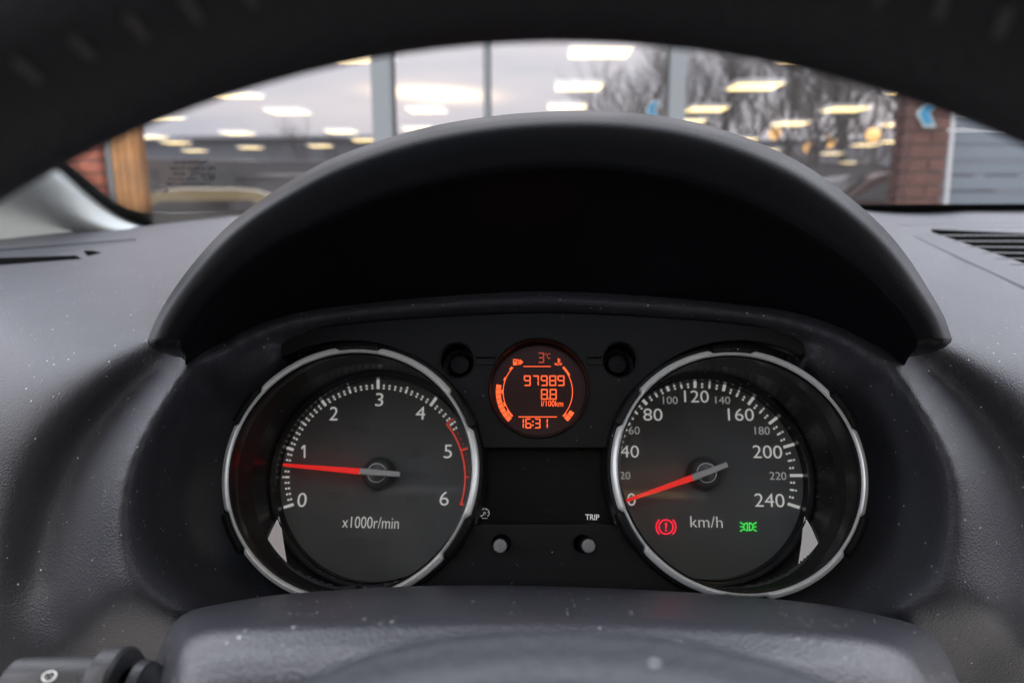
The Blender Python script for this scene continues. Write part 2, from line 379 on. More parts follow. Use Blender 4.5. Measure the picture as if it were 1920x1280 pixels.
# far building line at the right
t = thing('far_building', 'distant flat grey building beyond the bare trees', 'building', T((fx(1380, 60), 60, 0)))
box('wall', (0, 0, 0), (26, 8, float(at_y(1500, 268, 60)[2])), mat('far wall', (.25, .25, .27), .8, var=(.3, .15)), t)
box('roof_edge', (-.2, -.2, float(at_y(1500, 268, 60)[2])), (26.2, 8.2, float(at_y(1500, 263, 60)[2])), roof_m, t)
for k in range(5): box('window', (2+k*4.6, -.05, 2), (4.6+k*4.6, .02, 3.4), mat('dark pane', (.03, .03, .035), .2), t)

# parked cars outside: body, cabin windows, wheels, lamps
def car(label, x, y, rz, c, s=1., van=False):
    t = thing('parked_car' if not van else 'parked_van', label, 'van' if van else 'car', Matrix.Translation((x, y, 0)) @ Matrix.Rotation(rz, 4, 'Z') @ Matrix.Scale(s, 4), 'cars parked outside the showroom')
    if van: prof = [(-2.4, .3), (-2.45, 1.0), (-2.4, 1.9), (-2.2, 2.1), (1.1, 2.1), (1.35, 2.0), (1.9, 1.2), (2.35, 1.05), (2.45, .7), (2.4, .3)]
    else: prof = [(-2.1, .3), (-2.15, .75), (-2.0, .98), (-1.5, 1.05), (-.95, 1.44), (-.3, 1.5), (.4, 1.44), (1.05, 1.02), (1.9, .88), (2.12, .65), (2.1, .3)]
    prof = [tuple(q) for q in cat(prof, 34)]
    rows = []
    for yy, ins, k in ((-.86, .05, 0), (-.84, 0, 1), (-.62, 0, 2), (.62, 0, 2), (.84, 0, 1), (.86, .05, 0)):
        row = []
        for px, pz in prof:
            top = max(0, pz-.95)
            sh = 1-.3*top if k else 1-.34*top
            row.append((px*(1-ins*.4), yy*sh, .3+(pz-.3)*(1-ins*.5 if k == 0 else 1) + (.02 if k == 2 else 0)))
        rows.append(row)
    V = [v for r in rows for v in r]; F = grid_faces(len(rows), len(prof)); n = len(prof)
    F.append(tuple(range(n))); F.append(tuple(range(5*n, 6*n))[::-1])
    paint = mat('paint %.2f %.2f %.2f' % c, c, .3, coat=.6)
    recalc(mesh('body', V, F, paint, t, True, 40))
    gm = mat('car window', (.02, .022, .025), .08)
    for sd in (-1, 1):
        if van: q = [(.2, 1.25), (1.6, 1.25), (1.2, 1.85), (.2, 1.85)]
        else: q = [(-1.2, 1.06), (.85, 1.06), (.3, 1.36), (-.75, 1.37)]
        o = mesh('side_window', [(a, sd*(.866*(1-.3*max(0, z-.95))), z) for a, z in q], [(0, 1, 2, 3)], gm, t, False)
    ws = [(1.98, 1.22), (1.42, 1.98)] if van else [(1.08, 1.045), (.48, 1.455)]
    mesh('front_screen', [(ws[0][0]-.02, -.62, ws[0][1]+.02), (ws[0][0]-.02, .62, ws[0][1]+.02), (ws[1][0], .56, ws[1][1]+.02), (ws[1][0], -.56, ws[1][1]+.02)], [(0, 1, 2, 3)], gm, t, False)
    tyre = mat('tyre', (.015, .015, .015), .8); rim_m = mat('alloy', (.4, .4, .42), .3, metal=1)
    for wx in (-1.3, 1.3):
        for sd in (-1, 1):
            V, F = lathe_v([(.2, .0), (.31, .0), (.33, .03), (.33, .17), (.31, .2), (.2, .2)], 20)
            wv = mesh('wheel', [(wx+a, sd*.9-(.1 if sd > 0 else -.1)+(b_-.1), .33+q) for a, q, b_ in V], F, tyre, t)
            V, F = lathe_v([(.001, .09), (.19, .11), (.2, .1)], 16)
            mesh('rim', [(wx+a, sd*.9-(.1 if sd > 0 else -.1)+sd*(b_-.02), .33+q) for a, q, b_ in V], F, rim_m, wv)
    hl = mat('headlight', (.6, .6, .58), .2, emit=(1, .6, .25), estr=3.)
    for sd in (-1, 1): box('headlight', (2.0, sd*.62-.14, .62), (2.13, sd*.62+.14, .76), hl, t, .02)
    for sd in (-1, 1): box('tail_light', (-2.17, sd*.66-.1, .7), (-2.05, sd*.66+.1, .9), mat('tail lamp', (.4, .03, .02), .3, emit=(1, .2, .06), estr=.6), t, .02)
    return t
def gx(px, y): return float(at_y(px, 350, y)[0])
car('cream parked car close behind the glass near the timber post', gx(345, 7.2), 7.4, math.radians(200), (.42, .34, .16), .8)
car('dark grey parked car under the long grey building', gx(500, 13), 13.5, math.radians(185), (.05, .05, .055), 1)
car('brown red parked car beside the white van', gx(560, 22), 22, math.radians(170), (.22, .1, .06), 1)
car('white delivery van parked under the long grey building', gx(610, 27), 27, math.radians(180), (.75, .76, .74), 1, True)
car('silver parked car beyond the glass near the brown brick pillar', gx(1600, 14), 14.5, math.radians(168), (.5, .5, .52), 1)
car('yellow parked car under the bare trees', gx(1585, 24), 25, math.radians(175), (.6, .48, .16), 1)
car('dark brown van parked behind the cream car', gx(330, 20), 20, math.radians(187), (.06, .035, .025), 1, True)
car('charcoal van parked beside the dark grey car', gx(478, 19), 19, math.radians(176), (.022, .022, .026), .95, True)
car('black van parked under the bare trees', gx(1490, 21), 21, math.radians(183), (.02, .02, .022), .95, True)
car('dark red car parked beside the brown brick pillar', gx(1668, 12), 12, math.radians(172), (.06, .02, .018), 1)
# reflected round downlights, built as glowing heads on added poles
for i, (px, py, lb) in enumerate([(1637, 253, 'lit downlight reflection with a round head near the brown brick pillar'), (1453, 250, 'lit downlight reflection with a round head above the hood curve'),
                                 (1556, 266, 'dim orange downlight reflection between the bare trees'), (1515, 277, 'low orange downlight reflection above the yellow car')]):
    y = 30+3*i; P = at_y(px, py, y); t = thing('downlight_glow', lb, 'downlight reflection', T((P[0], y, 0)), 'downlight reflections beyond the glass')
    lathe('pole', [(.07, 0), (.05, P[2]-.2)], alu, t, 10)
    lathe('glow_head', [(.001, P[2]-.3), (.2, P[2]-.2), (.3, P[2]), (.2, P[2]+.2), (.001, P[2]+.3)], mat('downlight reflection glow', (.8, .6, .3), .5, emit=(1, .55, .18), estr=2.2), t, 14)

# bare winter trees
bark = mat('bark', (.075, .066, .06), .9, var=(3, .3))
def tree_meshes(seed, H):
    rn = random.Random(seed); tr = ([], []); crn = ([], [])
    def seg(buf, a, b, r0, r1, n):
        V, F = buf; k = len(V); d = (b-a).normalized(); e = d.orthogonal().normalized(); g = d.cross(e)
        for P, r in ((a, r0), (b, r1)):
            for j in range(n):
                q = 2*math.pi*j/n; V.append(P+e*(r*math.cos(q))+g*(r*math.sin(q)))
        for j in range(n): F.append((k+j, k+(j+1) % n, k+n+(j+1) % n, k+n+j))
    def grow(P, d, ln, r, lev):
        if lev > 6 or r < .004: return
        n = 3; a = P
        for i in range(n):
            d = (d+Vector((rn.gauss(0, .1), rn.gauss(0, .1), rn.gauss(0, .05)+.05))).normalized()
            b = a+d*(ln/n); r1 = r*.86
            seg(tr if lev == 0 else crn, a, b, r, r1, 8 if lev == 0 else (5 if lev < 3 else 3)); a = b; r = r1
            if lev > 0 or i > 0:
                for _ in range(1 if lev < 4 else rn.choice((0, 1))):
                    nd = (d+Vector((rn.gauss(0, .6), rn.gauss(0, .6), rn.gauss(.15, .3)))).normalized()
                    grow(a, nd, ln*rn.uniform(.55, .8), r*.62, lev+1)
        for _ in range(2):
            nd = (d+Vector((rn.gauss(0, .4), rn.gauss(0, .4), rn.gauss(.2, .2)))).normalized()
            grow(a, nd, ln*rn.uniform(.6, .85), r*.72, lev+1)
    grow(Vector((0, 0, 0)), Vector((0, 0, 1)), H*.3, H*.016, 0)
    res = []
    for nm, (V, F) in (('trunk', tr), ('crown', crn)):
        me = bpy.data.meshes.new(nm); me.from_pydata([tuple(v) for v in V], [], F); me.materials.append(bark); res.append(me)
    return res
tm = [tree_meshes(s, 9) for s in (3, 11, 23)]
spots = [(1275, 36, 1.25, 2, 'bare tree half hidden by the grey mullion'), (1425, 38, 1.35, 0, 'tall far bare tree above the hood shoulder'), (1500, 24, .95, 1, 'near bare tree with low forks above the far building'), (1570, 36, 1.35, 2, 'tall far bare tree above the dim orange glow'), (1635, 34, 1.3, 0, 'tall far bare tree near the brown brick pillar'), (1185, 38, 1.2, 0, 'far bare tree with a wide crown beside the pale sky'), (585, 30, .62, 0, 'slim bare tree leaning in front of the long grey building'), (640, 34, .55, 1, 'small bare tree beside the wide grey mullion'), (1150, 34, .95, 1, 'bare tree at the edge of the sunset sky'),
         (1215, 27, .9, 2, 'bare tree behind the small blue chevron'), (1320, 30, 1.1, 0, 'bare tree just right of the grey mullion'), (1390, 26, 1.0, 1, 'bare tree over the crest of the hood'),
         (1460, 33, 1.2, 2, 'tall bare tree above the lit downlight reflection'), (1530, 27, 1.0, 0, 'bare tree above the yellow car'), (1600, 31, 1.1, 1, 'bare tree behind the silver car'), (1665, 27, 1.05, 2, 'bare tree beside the brown brick pillar')]
for i, (px, y, s, k, lb) in enumerate(spots):
    t = thing('bare_tree', lb, 'tree', Matrix.Translation((gx(px, y), y, 0)) @ Matrix.Rotation(i*1.7, 4, 'Z') @ Matrix.Scale(s, 4), 'bare trees outside the showroom')
    link(bpy.data.objects.new('trunk', tm[k][0]), t); link(bpy.data.objects.new('crown', tm[k][1]), t)

# ================================================================== WINDSCREEN, A-PILLAR
WB = pix(1018, 398, .90); RK = math.radians(31)
WD = np.array([0, -math.cos(RK), math.sin(RK)]); WN = np.cross(np.array([1., 0, 0]), WD); WN = -WN if WN[1] > 0 else WN      # towards the driver
def wsp(px, py, off=0.):
    r = ray(px, py); s = float((WB+WN*off-CAM) @ WN)/float(r @ WN); return CAM+r*s
MW = Matrix(((1, WD[0], WN[0], WB[0]), (0, WD[1], WN[1], WB[1]), (0, WD[2], WN[2], WB[2]), (0, 0, 0, 1)))
def wl(px, py):
    P = wsp(px, py)-WB; return float(P[0]), float(P @ WD)
ws = thing('windscreen', 'raked windscreen with black dotted border and printed maker marks', 'windscreen', MW)
mesh('pane', [(-.72, -.04, 0), (.78, -.04, 0), (.72, .72, 0), (-.66, .72, 0)], [(0, 1, 2, 3)], screen_m, ws, False)
fin = [(20, 195), (70, 250), (110, 288), (145, 318), (180, 348), (217, 377), (258, 394), (320, 399), (430, 397), (700, 391), (1018, 388), (1400, 385), (1640, 381), (1830, 380), (2060, 379)]
fi = cat(fin, 80); fo = []
for i in range(80):
    a = fi[max(0, i-1)]; b = fi[min(79, i+1)]; tt = (b-a)/np.linalg.norm(b-a); nrm = np.array([-tt[1], tt[0]])
    wd = 46 if fi[i][0] < 700 else 46-30*min(1, (fi[i][0]-700)/700); fo.append(fi[i]+nrm*wd)
V = [(*wl(*p), .002) for p in fi]+[(*wl(*p), .002) for p in fo]
mesh('frit_band', V, [(i, i+1, 81+i, 80+i) for i in range(79)], black_m, ws, False)
V, F = [], []
dl = cat(fin[:9], 400)
for row in range(5):
    for i in range(row % 2, 400, 2):
        q = dl[i]; a = dl[max(0, i-1)]; b = dl[min(399, i+1)]; tt = (b-a)/np.linalg.norm(b-a); nrm = np.array([tt[1], -tt[0]])
        x, y = wl(*(q+nrm*(2.5+row*3.4))); r = .00125*(1-.15*row); k = len(V)
        V += [(x+r*math.cos(j*math.pi/3), y+r*math.sin(j*math.pi/3), .002) for j in range(6)]; F.append(tuple(range(k, k+6)))
tag(mesh('frit_dots', V, F, black_m, ws, False), kind='stuff')
mark_m = mat('etched mark', (.02, .02, .025), .6)
def wtext(name, s, cx, cy, wpx, hpx, weight=.012):
    me0, lo, hi = text_mesh(s, weight); me = me0.copy(); me.name = name
    x0, y0 = wl(cx-wpx/2, cy+hpx/2); x1, y1 = wl(cx+wpx/2, cy-hpx/2)
    S = Matrix.Diagonal((-(x1-x0)/(hi[0]-lo[0]), (y1-y0)/(hi[1]-lo[1]), .005, 1))
    me.transform(T((x1, y0, .002)) @ S @ T((-lo[0], -lo[1], -lo[2]))); me.flip_normals()
    me.materials.clear(); me.materials.append(mark_m)
    return link(bpy.data.objects.new(name, me), ws)
wtext('maker_mark', 'NISSAN', 358, 301, 56, 8); wtext('maker_mark', 'PILKINGTON', 362, 313, 78, 8); wtext('maker_mark', 'E11  43R', 352, 323, 50, 6)
wtext('maker_mark', '43R-00129', 343, 333, 50, 5); wtext('maker_mark', 'LAMINATED 7.5M', 354, 342, 78, 5); wtext('maker_mark', 'C', 306, 353, 9, 9)
ring = []
for k in range(24):
    a = k*math.pi/12; ring.append((392+12*math.cos(a), 329+8*math.sin(a)))
V = [(*wl(*p), .002) for p in ring]+[(*wl(392+(x-392)*.82, 329+(y-329)*.82), .002) for x, y in ring]
mesh('approval_circle', V, [(k, (k+1) % 24, 24+(k+1) % 24, 24+k) for k in range(24)], mark_m, ws, False); wtext('maker_mark', 'E', 392, 329, 7, 8)

# A-pillar trim at the left: a lofted, rounded skin
pe = [(-60, 150), (20, 238), (70, 285), (107, 318), (140, 348), (175, 378), (215, 405), (250, 420), (280, 428)]
po = [(-260, 330), (-200, 380), (-120, 420), (-40, 445), (20, 455), (80, 458), (150, 455), (220, 448), (285, 436)]
a_ = cat(pe, 30); b_ = cat(po, 30); rows = []
rows.append([wsp(x+14, y-2, -.004) for x, y in a_])
rows.append([wsp(x, y, .012) for x, y in a_])
for f_, off in ((.12, .03), (.45, .052), (.8, .06), (1.0, .06)):
    rows.append([wsp(*(a_[i]*(1-f_)+b_[i]*f_), off) for i in range(30)])
rows = smooth_rows(rows, 6); P0 = rows[0][-1]
t = thing('pillar_trim', 'pale grey fabric textured windscreen pillar trim at the dash corner', 'pillar trim', T(P0))
mesh('trim_skin', [np.array(v)-P0 for r in rows for v in r], grid_faces(len(rows), 30), pillar_m, t)
box('seal_lip', (-.006, -.004, -.02), (.006, .004, -.012), black_m, t, .001)

# unseen cabin shell added to block and shape the light: roof, doors below the side windows, seat back
unseen_lining_m = mat('unseen roof cloth', (.42, .42, .4), .9); unseen_door_m = mat('unseen door trim', (.05, .05, .055), .6); unseen_seat_m = mat('unseen seat cloth', (.03, .03, .034), .9)
cab = thing('shade_cabin', 'unseen cabin shell of roof, doors and seats added for shade', 'cabin', T((0, 0, 0)))
V = []
for y, z in ((.33, 1.47), (.14, 1.53), (-.8, 1.56), (-1.0, 1.54), (-1.25, 1.3)):
    for x, dz in ((-.66, -.12), (-.6, -.03), (-.4, 0), (0, .015), (.4, 0), (1.0, -.03), (1.06, -.12)): V.append((x, y, z+dz))
mesh('unseen_roof', V, [f for k, f in enumerate(grid_faces(5, 7)) if not (k//6 == 1 and k % 6 in (2, 3))], unseen_lining_m, cab)
mesh('unseen_roof_glass', [(-.42, .16, 1.56), (.42, .16, 1.56), (.42, -.82, 1.59), (-.42, -.82, 1.59)], [(0, 1, 2, 3)], glass('unseen roof glass', (.14, .15, .165), .05), cab, False)
box('unseen_door', (-.80, -1.2, .3), (-.74, .55, .99), unseen_door_m, cab, .02); box('unseen_door', (1.15, -1.2, .3), (1.21, .55, .99), unseen_door_m, cab, .02)
box('unseen_seat', (-.30, -.62, .3), (.30, -.48, 1.05), unseen_seat_m, cab, .05); box('unseen_headrest', (-.14, -.6, 1.09), (.14, -.5, 1.27), unseen_seat_m, cab, .04)
box('unseen_bench', (-.72, -1.2, .3), (1.12, -1.05, 1.12), unseen_seat_m, cab, .05)

# ================================================================== DASHBOARD SKIN
dash = thing('dashboard', 'dark grey grained plastic dashboard with a hooded instrument binnacle', 'dashboard', T(CO))
ctl = []
def D(px, py, d): ctl.append((px, py, 1/d))
def W(px, py, wv): ctl.append((px, py, 1/depth_w(px, py, wv)))
for P in [(-250, 480, .74), (-60, 455, .8), (107, 437, .85), (270, 424, .89), (420, 406, .92), (700, 396, .95), (1018, 392, .96), (1350, 390, .95), (1640, 386, .93), (1813, 386, .9), (2000, 390, .86), (2200, 395, .82)]: D(*P)
both = [('d', 107, 520, .53), ('d', 250, 500, .56), ('d', -60, 540, .5), ('d', 107, 610, .405), ('d', 225, 575, .42), ('d', -60, 660, .4), ('d', 300, 540, .46), ('d', -220, 700, .4)]
def line(k_, P, n_):
    for q in cat(P, n_): both.append((k_, q[0], q[1], q[2]))
line('d', [(284, 638, .343), (262, 655, .341), (213, 690, .338), (150, 745, .334), (105, 795, .332), (60, 860, .330), (22, 930, .328), (0, 1010, .326), (-10, 1090, .324)], 13)          # end of the plateau
line('d', [(322, 671, .343), (268, 725, .342), (212, 792, .339), (164, 862, .337), (124, 945, .335), (100, 1020, .332), (85, 1090, .328)], 11)          # foot of the step
line('d', [(354, 696, .325), (308, 757, .312), (276, 812, .304), (248, 870, .298), (238, 932, .295), (248, 1027, .292), (296, 1094, .292), (345, 1142, .292)], 12)     # rim of the bowl
line('w', [(380, 715, .002), (334, 785, .008), (302, 860, .012), (288, 935, .012), (302, 1030, .010), (358, 1090, .006)], 8)
line('w', [(430, 745, -.014), (385, 830, -.016), (378, 900, -.017), (395, 990, -.017), (445, 1070, -.017), (520, 1130, -.018)], 8)
both += [('w', 520, 668, -.006), ('d', 180, 1140, .296), ('d', 240, 1175, .298), ('d', 107, 1165, .318), ('d', 107, 1220, .318), ('d', 200, 1225, .318), ('d', 300, 1235, .318), ('d', -60, 1200, .33), ('d', -90, 1040, .335), ('d', -90, 900, .345), ('d', -60, 1320, .35), ('d', 200, 1320, .34),
        ('d', 700, 480, .55), ('d', 850, 460, .6), ('w', 654, 880, -.03), ('w', 850, 800, -.03), ('w', 850, 1000, -.03), ('w', 600, 1240, -.02)]
for k_, px, py, v in both:
    for q in (px, 2036-px): (D if k_ == 'd' else W)(q, py, v)
KP = [(410, 662), (470, 632), (560, 604), (680, 588), (850, 574), (1018, 567), (1186, 574), (1356, 588), (1476, 604), (1566, 632), (1626, 662)]
for x_, y_ in cat(KP, 34):
    e_ = min(1.6, max(0, (abs(x_-1018)-400)/130.))
    W(x_, y_, -.003+.008*e_); W(x_, y_+24, -.017+.014*e_); W(x_, y_-26, -.012+.01*e_)
    if abs(x_-1018) < 470: W(x_, y_+60, -.024)
W(1018, 850, -.03); W(1018, 1100, -.03); D(1018, 450, .62)
ctl = np.array(ctl); XY = ctl[:, :2]/1000.; n = len(ctl)
def phi(r2): return np.where(r2 > 1e-12, .5*r2*np.log(np.maximum(r2, 1e-12)), 0)
Am = np.zeros((n+3, n+3)); dd = ((XY[:, None]-XY[None])**2).sum(-1); Am[:n, :n] = phi(dd)+np.eye(n)*2e-5
Am[:n, n] = 1; Am[:n, n+1:] = XY; Am[n, :n] = 1; Am[n+1:, :n] = XY.T
sol = np.linalg.solve(Am, np.r_[ctl[:, 2], 0, 0, 0])
def tps(px, py):
    p = np.stack([px, py], -1)/1000.; r2 = ((p[:, None]-XY[None])**2).sum(-1)
    return phi(r2) @ sol[:n]+sol[n]+p @ sol[n+1:]
def dash_d(px, py): return float(1/tps(np.array([px], float), np.array([py], float))[0])
xs = np.arange(-240, 2280, 6.); ys_rel = np.linspace(0, 1, 190)
base = np.array(sorted([(-250, 480), (-60, 455), (107, 437), (270, 424), (420, 406), (700, 396), (1018, 392), (1350, 390), (1640, 386), (1813, 386), (2000, 390), (2300, 396)]), float)
y0s = np.interp(xs, base[:, 0], base[:, 1])
PX, PY = [], []
for r_ in ys_rel:
    PX.append(xs); PY.append(y0s+(1330-y0s)*r_)
PX, PY = np.array(PX), np.array(PY)
dep = 1/np.concatenate([tps(PX[i], PY[i]) for i in range(len(PX))])
fx_, fy_ = PX.ravel(), PY.ravel()
pts = CAM + dep[:, None]*(FW+np.outer((fx_-960)/FPX, RX)+np.outer((640-fy_)/FPX, UP))
GR = (666., 1373.)
inn = (((fx_-672)**2+(fy_-884)**2) < 214**2) | (((fx_-1366)**2+(fy_-884)**2) < 214**2) | ((fx_ > 800) & (fx_ < 1236) & (fy_ > 650) & (fy_ < 1100))
F = [f for f in grid_faces(len(ys_rel), len(xs)) if not any(inn[list(f)])]
used = sorted({i for f in F for i in f}); rm = {k: i for i, k in enumerate(used)}
skin = mesh('dash_skin', pts[used]-CO, [tuple(rm[i] for i in f) for f in F], dash_m, dash)
bm = bmesh.new(); bm.from_mesh(skin.data); bmesh.ops.recalc_face_normals(bm, faces=bm.faces); bm.to_mesh(skin.data); bm.free()

# ------------------------------------------------------------------ binnacle hood
NO = 90
Oc = cat([(279, 634, .322), (300, 585, .322), (350, 510, .322), (420, 431, .322), (500, 368, .321), (600, 308, .32), (700, 268, .318), (800, 239, .317), (900, 221, .316), (1000, 211, .316), (1100, 208, .316), (1200, 213, .316),
          (1300, 229, .317), (1400, 259, .318), (1500, 305, .319), (1580, 360, .32), (1650, 421, .321), (1700, 480, .321), (1740, 542, .322), (1768, 590, .322), (1783, 632, .322)], NO)
Ic = cat([(338, 634, .306), (367, 588, .304), (400, 547, .302), (450, 500, .3), (517, 453, .298), (600, 413, .295), (700, 373, .292), (820, 338, .29), (940, 317, .289), (1040, 311, .289), (1140, 314, .289), (1280, 335, .29),
          (1400, 376, .292), (1500, 425, .295), (1580, 477, .298), (1647, 536, .301), (1697, 593, .304), (1722, 634, .306)], NO)
I2 = cat([(356, 648, .312), (385, 598, .31), (418, 558, .308), (466, 512, .306), (532, 465, .304), (612, 426, .301), (708, 386, .298), (825, 351, .296), (942, 330, .295), (1040, 324, .295), (1140, 327, .295), (1276, 348, .296),
          (1392, 389, .298), (1488, 438, .301), (1566, 490, .304), (1632, 548, .307), (1682, 604, .31), (1706, 648, .312)], NO)
Kc = cat([(360, 685), (410, 662), (470, 632), (560, 604), (680, 588), (850, 574), (1018, 567), (1186, 574), (1356, 588), (1476, 604), (1566, 632), (1626, 662), (1680, 685)], NO)
O3 = np.array([pix(*p) for p in Oc]); I3 = np.array([pix(*p) for p in Ic]); J3 = np.array([pix(*p) for p in I2])
K3 = np.array([pix(x, y+3, dash_d(x, y)+.012) for x, y in Kc])
rows = []
fwd = np.array([0, 1., 0])
cen = np.array([0, .33, CAMZ-.03])
for back, dz in ((.24, -.035), (.13, -.012), (.055, -.001), (.02, .0008)):
    rows.append([O3[i]+fwd*back*(0.45+.55*math.sin(math.pi*i/(NO-1)))+np.array([0, 0, dz]) for i in range(NO)])
rows.append(list(O3))
for f_, g_ in ((.025, .25), (.065, .5), (.13, .73), (.25, .9), (.5, .97), (.9, 1.0)):
    rows.append([pix(*(Oc[i][:2]*(1-f_)+Ic[i][:2]*f_), Oc[i][2]*(1-g_)+Ic[i][2]*g_-.001*math.sin(math.pi*f_)) for i in range(NO)])
R1 = smooth_rows(rows, 5)
R2 = [list(I3*(1-f_)+J3*f_+np.array([0, -.0012*math.sin(math.pi*f_), 0])) for f_ in (0, .2, .5, .8)]
R3 = []
for f_ in np.linspace(0, 1, 14):
    R3.append([J3[i]*(1-f_)+K3[i]*f_+np.array([0, 0, .012*math.sin(math.pi*f_)*math.sin(math.pi*i/(NO-1))]) for i in range(NO)])
def cap_rows(R, sgn):                                                 # close the two ends below the tips, rounded
    return R
rows = R1+R2+R3; nr = len(rows)
Vh = [np.array(v) for r in rows for v in r]; Fh = grid_faces(nr, NO)
# rounded end pieces: shrink the end section towards its middle while moving down
for e, col in ((0, 0), (1, NO-1)):
    sec = [np.array(r[col]) for r in rows]
    c_ = (O3[col]+I3[col]+J3[col]+K3[col])/4; prev = [i*NO+col for i in range(nr)]
    tgt_px = ([(350, 675)] if e == 0 else [(1688, 674)])[0]
    tip = pix(*tgt_px, .33)
    sec2 = [np.array(r[1 if e == 0 else NO-2]) for r in rows]
    for f_ in (.05, .14, .28, .48, .72, .92):
        ids = []
        for s_, s2 in zip(sec, sec2):
            tg = s_-s2; tg /= max(1e-6, np.linalg.norm(tg)); k_ = max(0., f_-.1)/.9
            q = (s_+tg*.0045*math.sin(min(1, f_*2.2)*math.pi/2))*(1-k_*.85)+tip*k_*.85; ids.append(len(Vh)); Vh.append(q)
        for i in range(nr-1): Fh.append((prev[i], prev[i+1], ids[i+1], ids[i]))
        prev = ids
    Fh.append(tuple(prev))
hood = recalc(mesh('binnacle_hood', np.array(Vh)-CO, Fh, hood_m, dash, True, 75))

# ------------------------------------------------------------------ dash vents
def patch(name, quad, m, parent, lift, nu=24, nv=8, thick=.003):         # a thin plate that follows the dash skin
    q = np.array(quad, float); V = []
    for i in range(nv):
        for j in range(nu):
            a, b = j/(nu-1), i/(nv-1); p = (q[0]*(1-a)+q[1]*a)*(1-b)+(q[3]*(1-a)+q[2]*a)*b
            edge = i in (0, nv-1) or j in (0, nu-1)
            V.append(pix(p[0], p[1], dash_d(p[0], p[1])-lift)-CO+(np.array([0, 0, -thick]) if edge else 0))
    return recalc(mesh(name, V, grid_faces(nv, nu), m, parent))
trim_m = mat('vent trim', (.042, .045, .053), .42, spec=.28)
vent = patch('side_vent', [(1666, 420), (2060, 412), (2060, 426), (1700, 427.5)], trim_m, dash, .006); tag(vent, 'smooth grey vent surround at the right of the hood')
patch('lower_frame', [(1664, 420.5), (1706, 420.5), (2060, 560), (2060, 604)], trim_m, vent, .006)
patch('recess', [(1732, 428.5), (2060, 426), (2060, 556), (1736, 431)], slot_m, vent, .002)
for k in range(8): patch('slat', [(1746+k*26, 440+k*10.5), (2060, 439+k*12), (2060, 440.6+k*12), (1751+k*26, 441.6+k*10.5)], trim_m, vent, .004, 16, 4, .0005)
v2 = patch('defroster_vent', [(-80, 474), (262, 446), (264, 450), (-80, 508)], trim_m, dash, .0025, 30, 10, .002); tag(v2, 'side window outlet with a black mouth at the dash corner')
patch('opening', [(-80, 483), (150, 477.5), (163, 484), (-80, 504)], slot_m, v2, .005)
patch('opening', [(153, 467), (168, 468.5), (197, 473), (163, 482)], slot_m, v2, .005, 10, 6)
patch('seam', [(-80, 473), (262, 446.5), (262, 449.5), (-80, 478)], slot_m, v2, .004, 30, 4, .001)

# ================================================================== INSTRUMENT PANEL between the gauges
pan = thing('instrument_panel', 'black instrument panel between the two round gauges with reset buttons', 'instrument panel', MCL)
def circ(cx, cy, r, a0, a1, n, w, sy=.975): return [pc(cx+r*math.cos(math.radians(a)), cy-r*sy*math.sin(math.radians(a)), w) for a in np.linspace(a0, a1, n)]
wf = -.010
LC, RC = (654, 880), (1386, 880)
top = [pc(x, y, wf) for x, y in cat([(500, 640), (560, 622), (680, 606), (850, 594), (1018, 588), (1186, 594), (1356, 606), (1476, 622), (1530, 640)], 40)]
ang0 = math.degrees(math.asin((880-836)/250))
outl = circ(*LC, 250, ang0, 118, 40, wf)+top+circ(*RC, 250, 62, 180-ang0, 40, wf)
holes = [[pc(1010+94*math.cos(a), 725-93*math.sin(a), wf) for a in np.linspace(0, 2*math.pi, 64, endpoint=False)]]
for hx, hy in ((857, 675), (1162, 674)): holes.append([pc(hx+34*math.cos(a), hy-34*math.sin(a), wf) for a in np.linspace(0, 2*math.pi, 40, endpoint=False)])
sheet('upper_fascia', [outl]+holes, wf-.003, .0022, .0008, panel_m, pan)
for hx, hy in ((857, 675), (1162, 674)):
    u, v = pc(hx, hy, wf); r = abs(pc(hx+35, hy, wf)[0]-u)
    lathe('light_tube', [(r*1.04, -.001), (r, .0004), (r*.97, -.0006), (r*.95, -.016), (r*.62, -.017), (r*.58, -.012), (r*.5, -.011), (.00001, -.0105)], panel_m, pan, 48, c=(u, v)).location = (0, 0, wf)
for a, b in (((893, 672), (928, 672)), ((1102, 672), (1128, 672))):
    P = [pc(a[0], a[1]-3, wf), pc(b[0], b[1]-3, wf), pc(b[0], b[1]+.6, wf), pc(a[0], a[1]+.6, wf)]
    prism('groove', [P], wf-.001, wf+.0002, slot_m, pan)
    P = [pc(a[0], a[1]+1, wf), pc(b[0], b[1]+1, wf), pc(b[0], b[1]+12, wf), pc(a[0], a[1]+12, wf)]
    prism('bridge', [P], wf-.001, wf+.0009, panel_m, pan)
wm = -.022
a1 = math.degrees(math.asin((880-826)/250)); a2 = math.degrees(math.asin((880-990)/250/.975))
mid = circ(*LC, 244, a2, a1, 24, wm)+circ(*RC, 244, 180-a1, 180-a2, 24, wm)
sheet('warning_window', [mid], wm-.002, .0018, .0002, gloss_m, pan)
wlow = -.008
b1 = math.degrees(math.asin((880-987)/250/.975)); b2 = math.degrees(math.asin(max(-1, (880-1110)/250/.975)))
low = circ(*LC, 250, b2, b1, 24, wlow)+[pc(880, 986.5, wlow), pc(905, 985, wlow), pc(1018, 984.5, wlow), pc(1130, 985, wlow), pc(1158, 986.5, wlow)]+circ(*RC, 250, 180-b1, 180-b2, 24, wlow)
bh = []
for hx, hy in ((940, 1018), (1092, 1019)): bh.append([pc(hx+18.5*math.cos(a), hy-18.5*math.sin(a), wlow) for a in np.linspace(0, 2*math.pi, 40, endpoint=False)])
sheet('lower_fascia', [low]+bh, wlow-.004, .003, .0009, panel_m, pan)
